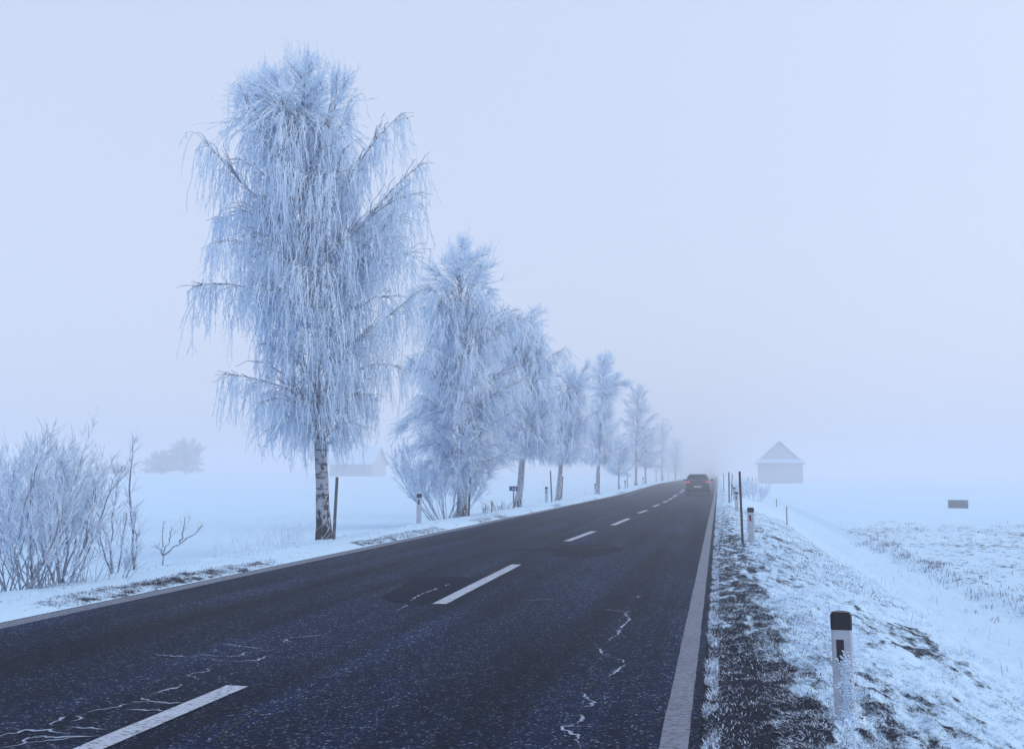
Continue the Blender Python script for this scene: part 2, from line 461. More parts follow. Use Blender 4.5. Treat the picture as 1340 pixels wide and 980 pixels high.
# ------------------------------------------------------------------ ground sheet
def axis(segs):
    out = []
    for a, b_, n_ in segs: out += list(np.linspace(a, b_, n_, endpoint=False))
    return out
def geo(a, b_, n_): return list(np.geomspace(a, b_, n_))
xs = [-v for v in reversed(geo(14.0, 2500, 34))] + axis([(-13.6, -10, 18), (-10, XL - .02, 56)]) + [XL - .012, XL, XL + .03, -6.0, -4, -2, -1.0, XR - .03, XR, XR + .012] + \
    axis([(XR + .03, 1.2, 52), (1.2, 3.2, 66), (3.2, 5.2, 44), (5.2, 12, 60)]) + geo(12, 2500, 48)
ys = [-60, -30, -12, -5, -2, 0] + axis([(1, 3, 10), (3, 9, 150), (9, 18, 115), (18, 36, 90), (36, 70, 56)]) + geo(70, 3500, 60)
xs = np.array(xs); ys = np.array(ys)
X, Y = np.meshgrid(xs, ys)
Z = gz(X, Y)
nx, ny = len(xs), len(ys)
idx = np.arange(nx * ny).reshape(ny, nx)
Q = np.stack([idx[:-1, :-1], idx[:-1, 1:], idx[1:, 1:], idx[1:, :-1]], -1).reshape(-1, 4)
me = mesh_np('ground', np.stack([X, Y, Z], -1).reshape(-1, 3), Q)
DR = X - XR; DL = XL - X
def bare_zone(x, y):
    dr = x - XR; dl = XL - x
    near = 1 - smooth01(4.6, 10, y)
    bare = np.zeros_like(x)
    dr_ = np.where(dr > .05, np.maximum(dr + .7 * (fbm(x * 2.6 + 1, y * 1.7, 3) - .5), .05), dr)
    strip = smooth01(-.04, -.005, dr) * (1 - smooth01(.45, 1.15, dr_))
    bare = np.maximum(bare, strip * (.38 + .62 * near * (1 - smooth01(.30, .85, dr_)) + .22 * (1 - smooth01(12, 45, y))))
    slope = smooth01(.5, 1.0, dr) * (1 - smooth01(2.5, 3.2, dr))
    bare = np.maximum(bare, slope * (.26 + .33 * np.clip(fbm(x * .9, y * .55, 3) - .42, 0, 1) * 2) * (1 - .5 * smooth01(30, 60, y)))
    fld = smooth01(4.5, 4.9, dr) * (1 - smooth01(40, 47, y + 2 * fbm(x * .2, y * 0, 2)))
    bare = np.maximum(bare, fld * (.27 + .25 * np.clip(fbm(x * .6 + 9, y * .35, 3) - .45, 0, 1) * 2))
    lb = smooth01(-.01, .03, dl) * (1 - smooth01(.30, .50, dl))
    bare = np.maximum(bare, lb * (.20 + .32 * np.clip(fbm(x * 1.5 + 2, y * .35, 3) - .36, 0, 1) * 2.0))
    lb2 = smooth01(.3, .6, dl) * (1 - smooth01(1.2, 2.2, dl))
    bare = np.maximum(bare, lb2 * .14)
    lf = smooth01(5, 9, dl) * (1 - smooth01(30, 60, dl))
    bare = np.maximum(bare, lf * .13)
    return bare
at_ = me.attributes.new('bare', 'FLOAT', 'POINT')
at_.data.foreach_set('value', bare_zone(X, Y).astype(np.float32).ravel())
ground = tag(link('ground', me, M['ground']), 'snow covered fields and verges on both sides of the road', kind='structure')

# ------------------------------------------------------------------ road and its markings
rx = np.linspace(XL + .004, XR - .004, 26)
ry = np.array([-60, -20, -5] + axis([(0, 20, 80), (20, 80, 130)]) + geo(80, 1500, 60))
X, Y = np.meshgrid(rx, ry)
Z = road_z(X, Y)
idx = np.arange(X.size).reshape(X.shape)
Q = np.stack([idx[:-1, :-1], idx[:-1, 1:], idx[1:, 1:], idx[1:, :-1]], -1).reshape(-1, 4)
road = tag(link('road', mesh_np('road', np.stack([X, Y, Z], -1).reshape(-1, 3), Q), M['asphalt']), 'dark asphalt country road running straight into the fog', kind='structure')
# a small slab edge so that the asphalt has thickness against the verge
for xe in (XL + .004, XR - .004):
    V = []
    for y in ry: V += [(xe, y, float(road_z(xe, y))), (xe, y, float(road_z(xe, y)) - .12)]
    q = [(2 * i, 2 * i + 1, 2 * i + 3, 2 * i + 2) for i in range(len(ry) - 1)]
    link('slab_edge', mesh_np('slab_edge', V, q, smooth=False), M['asphalt'], road)

def ribbon(name, path, wfun, mat, lift=.004, parent=road, step=.25):
    """flat strip that follows the asphalt; path is a list of (x,y), wfun(t)->(half left, half right)"""
    pts = [Vector(p).to_2d() for p in path]
    out = [pts[0]]
    for a, b_ in zip(pts[:-1], pts[1:]):
        k = max(1, int((b_ - a).length / step))
        for i in range(1, k + 1): out.append(a.lerp(b_, i / k))
    V = []; n_ = len(out)
    for i, p in enumerate(out):
        t = (out[min(i + 1, n_ - 1)] - out[max(i - 1, 0)]).normalized()
        nn = Vector((-t.y, t.x))
        wl, wr = wfun(i / max(1, n_ - 1))
        for s_ in (wl, 0, -wr):
            q = p + nn * s_
            V.append((q.x, q.y, float(road_z(q.x, q.y)) + lift))
    F_ = []
    for i in range(n_ - 1):
        F_ += [(3 * i, 3 * i + 1, 3 * i + 4, 3 * i + 3), (3 * i + 1, 3 * i + 2, 3 * i + 5, 3 * i + 4)]
    return link(name, mesh_np(name, V, F_), mat, parent)

o = ribbon('edge_line', [(-.275, -5), (-.275, 30), (-.26, 60), (-.26, 300)], lambda t: (.075 + .006 * random.random(), .075 + .006 * random.random()), M['edge'], step=.3)
o['label'] = 'worn grey edge line beside the right verge'
o = ribbon('edge_line', [(-6.965, -5), (-6.965, 300)], lambda t: (.125 + .008 * random.random(), .115 + .008 * random.random()), M['edge'], step=.3)
o['label'] = 'worn grey edge line beside the left snow bank'
dashes = [((118, 980), (311, 898)), ((575, 790), (676, 739)), ((742, 708), (777, 695)), ((802, 687), (823, 678.2)), ((835.5, 671.3), (846.5, 667.5)),
          ((855, 663), (862.5, 660)), ((868, 657.6), (874, 655.2)), ((875.5, 654), (879.4, 652)), ((880.8, 650.4), (886, 647.2)), ((889.5, 644.7), (894, 642.4))]
for i, (a, b_) in enumerate(dashes):
    A = Vector(on_road(*a)); B = Vector(on_road(*b_))
    if i == 0: A = A + (A - B).normalized() * .9
    w = .08
    ribbon('centre_dash', [A, B], lambda t: (w + .006 * random.random(), w + .006 * random.random()), M['dash'], lift=.006, step=.12)
for y in range(84, 200, 12):
    ribbon('centre_dash', [(-3.1, y), (-3.1, y + 5)], lambda t: (.08, .08), M['dash'], lift=.006)

def poly_on_road(name, px, mat, lift):
    P = [on_road(*p) for p in px]
    bm = bmesh.new()
    # roughen the outline
    out = []
    for i, p in enumerate(P):
        q = P[(i + 1) % len(P)]
        k = 6
        for j in range(k):
            t = j / k
            out.append((p[0] * (1 - t) + q[0] * t + random.uniform(-.02, .02), p[1] * (1 - t) + q[1] * t + random.uniform(-.04, .04)))
    bm.faces.new([bm.verts.new((x, y, float(road_z(x, y)) + lift)) for x, y in out])
    bmesh.ops.triangulate(bm, faces=bm.faces)
    me = bpy.data.meshes.new(name); bm.to_mesh(me); bm.free()
    return link(name, me, mat, road)
poly_on_road('asphalt_patch', [(497, 783), (512, 775), (530, 762), (545, 755.5), (600, 754.5), (622, 758), (612, 764), (586, 779), (560, 789), (540, 790), (520, 788)], M['patch'], .003)['label'] = 'dark smooth bitumen patch beside the centre dash'
poly_on_road('asphalt_patch', [(727, 712.3), (760, 712.8), (796, 713.6), (810, 715.4), (818, 718), (813, 721.5), (797, 724), (785, 728.5), (745, 729.6), (722, 726.5), (716, 724), (726, 721.6), (700, 721), (664, 720), (662, 719), (700, 718.6), (735, 717.5), (730, 714.5)], M['patch'], .003)['label'] = 'ragged dark bitumen patch in the middle of the road'

def crack(px, w0=.010, dark=False, lift=None):
    P = [Vector(on_road(*p)) for p in px]
    pts = [P[0]]
    for a, b_ in zip(P[:-1], P[1:]):
        k = max(2, int((b_ - a).length / .028))
        nn = Vector((-(b_ - a).y, (b_ - a).x)).normalized()
        for i in range(1, k + 1):
            q = a.lerp(b_, i / k)
            if i < k: q = q + nn * random.gauss(0, .013)
            pts.append(q)
    ph = random.random() * 10
    def wf(t):
        s_ = .62 * max(.10, .35 + 1.7 * (vnoise(t * len(pts) * .22 + ph, ph) - .35)) * min(1, 8 * t + .1, 8 * (1 - t) + .1)
        return (w0 * s_ * random.uniform(.5, 1.5), w0 * s_ * random.uniform(.5, 1.5))
    ribbon('crack', pts, wf, M['crackdark'] if dark else M['crackfrost'], lift=lift or (.0035 if dark else .0045), step=10)
C8 = lambda L: [(460 + x / 2.723, 620 + y / 2.723) for x, y in L]
C7 = lambda L: [(x / 2.68, 680 + y / 2.68) for x, y in L]
CB = lambda L: [(190 + x / 5.36, 820 + y / 5.36) for x, y in L]
CR = lambda L: [(700 + x / 5.444, 800 + y / 5.444) for x, y in L]
main_r = CR([(660, 0), (640, 22), (672, 45), (655, 85), (612, 110), (600, 150), (545, 190), (520, 220)])
main_r2 = CR([(415, 250), (470, 268), (478, 298), (540, 325), (630, 350), (645, 378), (600, 410), (565, 440), (530, 465), (470, 482)])
main_r3 = CR([(345, 590), (380, 620), (430, 655), (400, 680), (355, 690)])
main_r4 = CR([(318, 735), (345, 770), (300, 795), (235, 825), (200, 838), (250, 870), (305, 900), (310, 945), (320, 975), (300, 1010)])
for c_, w_ in ((main_r, .012), (main_r2, .011), (main_r3, .011), (main_r4, .012)):
    crack(c_, w_ * 1.25)
crack(CR([(520, 215), (480, 262), (470, 270)]), .012, True); crack(CR([(480, 480), (412, 515), (380, 560), (345, 600)]), .014, True)
crack(CR([(350, 690), (340, 720), (325, 740), (350, 768)]), .016, True); crack(CR([(190, 850), (290, 880), (290, 960), (285, 1010)]), .016, True)
crack(C8([(860, 483), (900, 482), (980, 492), (1020, 480)]), .010); crack(C8([(990, 435), (1020, 440), (1030, 432)]), .012); crack(C8([(600, 452), (690, 448), (735, 449)]), .008)
left = [
    CB([(40, 190), (130, 200), (255, 210), (400, 216), (560, 240), (690, 243), (800, 235), (830, 215), (880, 205), (905, 195)]),
    CB([(375, 195), (470, 203), (600, 212), (690, 198), (680, 190), (740, 178), (820, 165), (870, 168), (905, 160)]),
    CB([(505, 115), (600, 128), (690, 140), (770, 150), (905, 150)]), CB([(570, 140), (690, 146)]), CB([(830, 128), (910, 118)]),
    CB([(580, 240), (570, 262), (470, 268), (435, 285), (445, 312), (400, 320), (330, 328), (308, 338), (380, 372)]),
    CB([(260, 400), (240, 420), (150, 445), (85, 468), (0, 500)]), CB([(945, 130), (985, 110), (975, 85), (1030, 105)]), CB([(1000, 80), (1120, 70), (1230, 60)]),
]
for c_ in left: crack(c_, .012)
crack(CB([(500, 352), (420, 370), (330, 380), (240, 415), (80, 462), (0, 485)]), .012, True)
C7b = lambda L: [(x / 4.06, 900 + y / 4.06) for x, y in L]
for c_ in ([(-40, 270), (0, 258), (50, 240), (100, 240), (130, 225), (220, 228), (310, 240), (365, 248), (330, 260), (180, 262), (150, 268), (120, 300), (60, 312), (0, 322)],
           [(120, 300), (180, 290), (290, 280), (400, 265)], [(275, 205), (290, 180), (345, 155)], [(370, 180), (425, 168), (430, 145), (500, 122), (580, 110), (690, 85)],
           [(340, 212), (430, 216), (600, 222)], [(180, 260), (420, 262), (545, 262)], [(645, 120), (760, 120), (880, 124)], [(720, 50), (770, 35), (850, 15), (940, -2)], [(755, 55), (790, 75), (880, 82), (985, 86)]):
    crack(C7b(c_), .016)
crack(C7b([(1110, 300), (1170, 270), (1230, 215), (1300, 165), (1380, 120)]), .022, True); crack(C7b([(1080, 95), (1200, 110), (1400, 150)]), .012, True)
crack(C7b([(700, 60), (830, 25), (920, -10)]), .014, True)
crack(CB([(-100, 530), (60, 528), (160, 530)]), .012)
crack([(537, 786), (545, 780), (560, 775)], .02); crack([(551, 777), (575, 769.5)], .022); crack([(581, 767), (589, 764.5)], .020); crack([(515, 800), (534, 791)], .020)
crack([(660, 720), (690, 721.5), (715, 722.5), (780, 724), (800, 722)], .05, True, .0065)
crack([(688, 716), (705, 713), (722, 710)], .035, True, .0065)
crack([(765, 717.5), (800, 716.5)], .02, False, .006)
crack([(840, 671), (880, 673), (925, 675.5)], .10, True); crack([(690, 765), (760, 768), (815, 767)], .02, True)

# ------------------------------------------------------------------ haze (even, closed box around everything on the ground)
hz = MB().box((0, 1500, 3.75), (7000, 7000, 20.5)).build('haze', M['plate'])
hz.data.materials.clear()
hm = bpy.data.materials.new('haze_air'); hm.use_nodes = True
hn = hm.node_tree.nodes; hn.clear()
ho = hn.new('ShaderNodeOutputMaterial'); hv = hn.new('ShaderNodeVolumePrincipled')
hv.inputs['Color'].default_value = (.88, .92, .99, 1); hv.inputs['Density'].default_value = 0.0051; hv.inputs['Anisotropy'].default_value = .1
hm.node_tree.links.new(hv.outputs[0], ho.inputs['Volume'])
hz.data.materials.append(hm)
tag(hz, 'even pale winter fog lying over road and fields', kind='stuff')

# ------------------------------------------------------------------ tubes for branches
def tubes(P, Rd, sides=3):
    """P (N,K,3) polylines, Rd (N,K) radii -> verts, quads"""
    N, K = P.shape[:2]
    T = np.empty_like(P)
    T[:, 1:-1] = P[:, 2:] - P[:, :-2]; T[:, 0] = P[:, 1] - P[:, 0]; T[:, -1] = P[:, -1] - P[:, -2]
    T /= np.linalg.norm(T, axis=-1, keepdims=True) + 1e-9
    ref = np.where(np.abs(T[..., 2:3]) > .8, np.array([1., 0, 0]), np.array([0, 0, 1.]))
    U = np.cross(T, ref); U /= np.linalg.norm(U, axis=-1, keepdims=True) + 1e-9
    Wv = np.cross(T, U)
    an = np.arange(sides) * 2 * np.pi / sides
    ring = (U[:, :, None, :] * np.cos(an)[None, None, :, None] + Wv[:, :, None, :] * np.sin(an)[None, None, :, None]) * Rd[:, :, None, None]
    V = (P[:, :, None, :] + ring).reshape(-1, 3)
    i = np.arange(sides); j = (i + 1) % sides
    k = np.arange(K - 1)
    q = np.stack([k[:, None] * sides + i, k[:, None] * sides + j, (k[:, None] + 1) * sides + j, (k[:, None] + 1) * sides + i], -1).reshape(-1, 4)
    Qf = (np.arange(N)[:, None, None] * K * sides + q[None]).reshape(-1, 4)
    return V, Qf
class Acc:
    def __init__(s): s.V = []; s.Q = []; s.M = []; s.n = 0
    def add(s, P, Rd, mi, sides=3):
        if len(P) == 0: return
        V, q = tubes(np.asarray(P, float), np.asarray(Rd, float), sides)
        s.V.append(V); s.Q.append(q + s.n); s.M.append(np.full(len(q), mi)); s.n += len(V)
    def build(s, name, mats, parent):
        me = mesh_np(name, np.concatenate(s.V), np.concatenate(s.Q), np.concatenate(s.M), smooth=(name in ('trunk', 'stems')))
        for m_ in mats: me.materials.append(m_)
        o = bpy.data.objects.new(name, me); COL.objects.link(o); o.parent = parent
        return o
def norm(v): return v / (np.linalg.norm(v, axis=-1, keepdims=True) + 1e-9)
def resample(P, n_):
    P = np.asarray(P, float)
    t = np.concatenate([[0], np.cumsum(np.linalg.norm(np.diff(P, axis=0), axis=1))]); t /= t[-1]
    u = np.linspace(0, 1, n_)
    # smooth by catmull-like: linear interp then 2 passes of averaging
    Qp = np.stack([np.interp(u, t, P[:, i]) for i in range(3)], -1)
    for _ in range(3): Qp[1:-1] = (Qp[:-2] + 2 * Qp[1:-1] + Qp[2:]) / 4
    return Qp
def at_t(P, t):
    """P (K,3), t array in 0..1"""
    K = len(P); s_ = np.clip(t, 0, .9999) * (K - 1); i = s_.astype(int); f = (s_ - i)[:, None]
    return P[i] * (1 - f) + P[i + 1] * f, norm(P[i + 1] - P[i])

def birch(base_px, X_side, trunk, prof, label, rad=.15, limbs=(), n_limbs=50, n_str=3000, weep=((0, 1), (1, 1)), slen=(.5, 1.6), tw=8, r0=.0085, seed=1, name='birch_tree', group=None, rise=(.35, 1.35), lowest=None, sub=1.5, hang=.25, wide=1.22, bark='bark_pale', twl=(.05, .24), spiky=.46, lobe=None):
    g = np.random.default_rng(seed)
    base = at_x(base_px, X_side) if not isinstance(base_px, Vector) else base_px
    base.z -= .06
    ang, fn = view_plane(base)
    root = tag(empty(name, base, ang), label, 'tree', group)
    tp = [(fn(*p)[0], 0.0, fn(*p)[1]) for p in trunk]
    tp[0] = (tp[0][0], 0, 0.0)
    off = np.array(tp[0]) * [1, 0, 0]
    tp = np.array(tp) - off
    H = tp[-1, 2]
    for i in range(1, len(tp)): tp[i, 1] = g.normal(0, .012) * H * i / len(tp)
    T = resample(tp, 26)
    T[1:, 0] += g.normal(0, .012, 25); T[1:, 1] += g.normal(0, .012, 25)
    hz_ = T[:, 2] / H
    tr = rad * (1 - hz_) ** .85 + .008 + rad * .35 * np.exp(-hz_ * 40)
    # trunk in fine rings for bark relief
    T2 = resample(T, 60); h2 = T2[:, 2] / H
    tr2 = np.interp(h2, hz_, tr) * (1 + g.normal(0, .025, 60))
    A = Acc(); A.add(T2[None], tr2[None], 0, 12)
    A.build('trunk', [M[bark]], root)
    pz = np.array([fn(670, p[0])[1] for p in prof])[::-1]
    # profile is read at the tree's own plane
    pl = np.array([fn(p[1], p[0])[0] for p in prof])[::-1] - off[0]
    pr = np.array([fn(p[2], p[0])[0] for p in prof])[::-1] - off[0]
    trunk_x = lambda z: np.interp(z, T[:, 2], T[:, 0])
    C = Acc()
    L = []                                     # limbs as (12,3)
    for lp in limbs:                           # limbs seen in the photograph, with a depth at the tip
        pts = [(fn(x, y)[0] - off[0], fn(x, y)[1]) for x, y in lp[0]]
        dp = lp[1]
        K_ = len(pts)
        P = [(x, dp * (i / (K_ - 1)), z) for i, (x, z) in enumerate(pts)]
        L.append(resample(P, 12))
    zb, zt = pz[0], pz[-1]
    zs = zb + (zt - zb) * (np.arange(n_limbs) + g.random(n_limbs)) / n_limbs
    azs = (np.arange(n_limbs) * 2.39996 + g.normal(0, .35, n_limbs))
    for z, az in zip(zs, azs):
        ex_r = np.interp(z, pz, pr) - trunk_x(z); ex_l = trunk_x(z) - np.interp(z, pz, pl)
        ey = .82 * (ex_r + ex_l) / 2
        ex = ex_r if math.cos(az) > 0 else ex_l
        ex = max(ex, .12); ey = max(ey, .12)
        r_ = 1 / math.sqrt((math.cos(az) / ex) ** 2 + (math.sin(az) / ey) ** 2)
        r_ *= g.uniform(.5, .92) * wide
        z0 = max(z - r_ * g.uniform(*rise) * (2.4 if z > .80 * H else 1), (lowest if lowest else .20) * H)
        z0 = min(z0, H * .97)
        p0, _ = at_t(T, np.array([np.interp(z0, T[:, 2], np.linspace(0, 1, len(T)))])); p0 = p0[0]
        p2 = np.array([trunk_x(z) + r_ * math.cos(az), r_ * math.sin(az), z])
        p1 = p0 + (p2 - p0) * [.42, .42, 0] + [0, 0, (p2[2] - p0[2]) * .78 + .10 * r_]
        t = np.linspace(0, 1, 12)[:, None]
        P = (1 - t) ** 2 * p0 + 2 * t * (1 - t) * p1 + t * t * p2
        P[1:] += g.normal(0, .018 * max(r_, .3), (11, 3))
        L.append(P)
    L = np.array(L)
    ln = np.linalg.norm(np.diff(L, axis=1), axis=-1).sum(1)
    rl = np.clip(.008 + .008 * ln, .008, .036)[:, None] * np.linspace(1, .22, 12)[None] + .003
    C.add(L, rl, 0, 5)
    # second order
    S = []
    for li, (P, le) in enumerate(zip(L, ln)):
        k = max(4, int(sub * (3 + le * 4.5) * (1.5 if li < len(limbs) else 1)))
        t = g.uniform(.12, 1, k)
        p, d = at_t(P, t)
        az = g.uniform(0.45, 1.25, k) * g.choice([-1, 1], k)
        out = np.stack([d[:, 0] * np.cos(az) - d[:, 1] * np.sin(az), d[:, 0] * np.sin(az) + d[:, 1] * np.cos(az), d[:, 2] * .6 + g.uniform(-.1, .45, k)], -1)
        out = norm(out); le2 = g.uniform(.3, 1.0, k) * min(1.7, .35 + .42 * le) * (1.15 - .75 * t)
        s_ = np.linspace(0, 1, 6)[None, :, None]
        q = p[:, None] + out[:, None] * (s_ * le2[:, None, None]) + np.array([0, 0, -1.]) * (s_ ** 2.2 * le2[:, None, None] * g.uniform(.05, .55, k)[:, None, None])
        q[:, 1:] += g.normal(0, .012, (k, 5, 3))
        S.append(q)
    S = np.concatenate(S)
    C.add(S, np.full(len(S), .0085)[:, None] * np.linspace(1.1, .6, 6)[None], 0, 4)
    # strands
    n1 = int(n_str * .68); n2 = n_str - n1
    wS = np.linalg.norm(S[:, -1] - S[:, 0], axis=-1) * np.exp(g.normal(0, .85, len(S))); iS = g.choice(len(S), n1, p=wS / wS.sum())
    wL = ln * np.exp(g.normal(0, .5, len(L))); wL[:len(limbs)] = ln[:len(limbs)] * 2.6; iL = g.choice(len(L), n2, p=wL / wL.sum())
    tS = g.random(n1) ** .7; tL = .15 + .85 * g.random(n2) ** .75
    def pick(Ar, ii, t):
        K_ = Ar.shape[1]; s_ = np.clip(t, 0, .9999) * (K_ - 1); a = s_.astype(int); f = (s_ - a)[:, None]
        return Ar[ii, a] * (1 - f) + Ar[ii, a + 1] * f, norm(Ar[ii, a + 1] - Ar[ii, a])
    pS, dS = pick(S, iS, tS); pL, dL = pick(L, iL, tL)
    p = np.concatenate([pS, pL]); d = np.concatenate([dS, dL])
    N = len(p)
    wz = np.interp(p[:, 2] / H, [a for a, _ in weep], [b_ for _, b_ in weep]) + g.normal(0, .12, N)
    if lobe: wz = np.where(np.hypot(p[:, 0] - trunk_x(p[:, 2]), p[:, 1]) > lobe, np.maximum(wz, .9), wz)
    wz = np.clip(wz, -1, 1)
    rad_out = norm(np.stack([p[:, 0] - trunk_x(p[:, 2]), p[:, 1], 0 * p[:, 0]], -1))
    hor = norm(d * [1, 1, .3] + rad_out * .5 + g.normal(0, .45, (N, 3)) * [1, 1, .5])
    tgt = norm(hor * (1 - np.abs(wz))[:, None] * .9 + np.array([0, 0, -1.]) * wz[:, None] + g.normal(0, .05, (N, 3)))
    Ls = g.uniform(slen[0], slen[1], N) * np.where(wz > .3, 1, np.where(wz < -.15, spiky, .6)) * g.uniform(.6, 1.0, N)
    # keep above the crown's lower edge
    zmin = pz[0] - hang + g.random(N) ** .7 * (.5 + hang)
    Ls = np.where(wz > .3, np.minimum(Ls, np.maximum(p[:, 2] - zmin, .15)), Ls)
    K = 6
    P = np.empty((N, K, 3)); P[:, 0] = p
    dirc = norm(hor + np.array([0, 0, .25]))
    sway = g.normal(0, .16, (N, 3)) * [1, 1, .2]
    for k in range(1, K):
        mixf = min(1.0, [0, .55, .92, 1, 1, 1][k])
        dd = norm(dirc * (1 - mixf) * .8 + tgt * mixf + sway * .6 + g.normal(0, .13, (N, 3)))
        P[:, k] = P[:, k - 1] + dd * (Ls * [0, .10, .17, .22, .25, .26][k])[:, None]
    rs = (r0 * g.uniform(.7, 1.25, N))[:, None] * np.array([1.0, 1.0, 1.0, .95, .85, .55])[None]
    C.add(P, rs, 1, 3)
    # side twiglets
    if tw:
        ii = np.repeat(np.arange(N), tw)
        t = g.uniform(.12, 1, N * tw)
        q, dq = pick(P, ii, t)
        dd = norm(dq + norm(g.normal(0, 1, (len(ii), 3))) * g.uniform(.35, 1.0, len(ii))[:, None])
        le = (twl[0] + twl[1] * g.random(len(ii)) ** 1.8)[:, None] * (1 + .6 * (wz[ii] < .3))[:, None]
        PT = np.stack([q, q + dd * le + np.array([0, 0, -.15]) * le * (wz[ii] > .3)[:, None]], 1)
        C.add(PT, (r0 * .72 * g.uniform(.7, 1.2, len(ii)))[:, None] * np.array([1, .6])[None], 1, 3)
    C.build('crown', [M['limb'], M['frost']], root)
    return root

TREES = 'frosted birches along the left roadside'
birch(426, -8.4, [(426, 712), (424, 650), (421, 590), (414, 500), (405, 400), (400, 320), (397, 240), (393, 180), (390, 135)],
      [(112, 345, 435), (140, 325, 452), (165, 315, 450), (200, 302, 475), (260, 292, 535), (320, 290, 552), (380, 292, 552), (440, 300, 535), (485, 318, 512), (520, 342, 490), (550, 355, 478), (572, 365, 466)],
      'tallest and nearest frosted weeping birch, beside a wooden pole on the left verge', rad=.145,
      limbs=[([(400, 330), (370, 290), (320, 245), (290, 210), (272, 192)], -.4), ([(403, 395), (370, 390), (325, 378), (290, 373), (262, 380)], -.5), ([(410, 330), (440, 270), (480, 200), (505, 172), (526, 155)], -.3),
             ([(412, 360), (450, 320), (505, 260), (535, 222), (556, 212)], .2), ([(415, 480), (460, 450), (500, 425), (525, 402), (545, 388)], -.5), ([(418, 540), (385, 510), (340, 498), (322, 494), (302, 494)], -.7),
             ([(400, 260), (370, 200), (345, 130), (338, 125), (328, 102)], .3), ([(400, 250), (425, 180), (440, 145), (453, 118)], -.3), ([(396, 200), (375, 155), (364, 112)], -.5), ([(396, 190), (412, 155), (420, 116)], .5), ([(397, 230), (360, 170), (347, 100)], .1), ([(396, 210), (430, 160), (441, 98)], .2), ([(395, 190), (385, 140), (378, 95)], .3), ([(396, 200), (404, 150), (402, 96)], -.4), ([(398, 240), (345, 190), (318, 120)], -.3), ([(398, 240), (435, 190), (460, 125)], .4),
             ([(402, 300), (345, 270), (310, 268), (285, 278)], .8), ([(404, 360), (350, 330), (315, 322), (290, 332)], -1.0), ([(418, 520), (470, 480), (510, 470), (530, 480)], .6), ([(412, 420), (470, 350), (520, 315), (545, 325)], .9), ([(408, 380), (460, 310), (512, 270), (540, 268)], -.9),
             ([(420, 560), (400, 530), (370, 520), (345, 530)], -.5), ([(420, 560), (450, 520), (480, 510), (495, 520)], .3), ([(421, 580), (398, 552), (372, 548), (352, 562)], .3), ([(421, 580), (445, 555), (465, 552), (480, 562)], -.4)],
      n_limbs=88, n_str=6100, weep=((0, 1), (.93, .95), (.985, .1), (1.02, -.5), (1.06, -.85)), slen=(.4, 1.75), tw=14, r0=.0078, seed=11, hang=1.15, twl=(.03, .15), spiky=.36, lobe=1.15, wide=1.0, bark='bark', group=TREES)
birch(605, -8.55, [(606, 682), (605, 640), (605, 590), (607, 530), (606, 450), (604, 390), (603, 330)],
      [(325, 588, 636), (345, 575, 650), (370, 560, 655), (410, 545, 675), (450, 540, 690), (490, 538, 690), (530, 532, 680), (560, 530, 665), (590, 545, 655), (618, 560, 648)],
      'dense frosted birch with low bushy branches standing behind a leafless shrub', rad=.17,
      limbs=[([(606, 420), (580, 400), (550, 375), (535, 400)], -.4), ([(606, 520), (570, 530), (545, 545), (530, 560)], -.5), ([(606, 600), (630, 605), (650, 600), (665, 590)], -.4), ([(606, 470), (650, 430), (680, 410), (695, 420)], .3)],
      n_limbs=105, n_str=7000, weep=((0, .15), (.35, .3), (.5, .7), (.8, .85), (.9, -.2), (1, -.8)), slen=(.35, 1.2), tw=7, r0=.0085, seed=22, group=TREES, lowest=.14)
birch(677, -8.5, [(678, 671), (681, 640), (685, 600), (688, 550), (688, 490), (684, 430), (680, 405)],
      [(405, 665, 700), (430, 650, 712), (460, 645, 725), (490, 640, 732), (530, 640, 735), (570, 645, 738), (600, 655, 730)],
      'frosted birch with leaning trunk beside the small blue sign', rad=.15, limbs=[([(688, 520), (705, 485), (720, 465), (740, 458)], -.3)],
      n_limbs=85, n_str=4800, weep=((0, .8), (.6, .8), (.85, .6), (1, -.3)), slen=(.35, 1.15), tw=6, r0=.0098, seed=33, hang=.6, group=TREES, lowest=.28)
birch(730, -8.4, [(731, 661), (733, 630), (736, 590), (740, 540), (745, 500), (748, 480)],
      [(482, 738, 765), (505, 730, 772), (540, 722, 775), (570, 715, 768), (600, 712, 765)],
      'frosted birch with drooping crown standing between two slanted poles', rad=.13,
      n_limbs=70, n_str=3200, weep=((0, 1), (.75, .9), (.9, -.2), (1, -.7)), slen=(.4, 1.3), tw=5, r0=.0115, seed=44, hang=.6, wide=1.42, group=TREES, lowest=.28)
birch(781, -8.6, [(781, 652), (782, 620), (784, 580), (787, 530), (790, 480), (791, 462)],
      [(464, 784, 800), (490, 779, 806), (515, 776, 808), (550, 770, 808), (580, 766, 806), (605, 768, 804)],
      'slender spire shaped frosted birch with one side branch near its top', rad=.13, limbs=[([(789, 525), (800, 508), (808, 500), (818, 501)], -.2)],
      n_limbs=75, n_str=3000, weep=((0, 1), (.6, .9), (.8, 0), (1, -.8)), slen=(.45, 1.3), tw=5, r0=.0125, seed=55, hang=.6, wide=1.42, group=TREES, lowest=.22)
birch(810, -8.6, [(810, 645), (809, 610), (809, 570)],
      [(572, 802, 816), (590, 797, 822), (610, 796, 824), (622, 800, 820)],
      'small faint frosted birch between the spire birch and the next tall one', rad=.08,
      n_limbs=45, n_str=1400, weep=((0, .4), (1, -.5)), slen=(.4, 1.0), tw=4, r0=.013, seed=66, wide=1.42, group=TREES, lowest=.25)
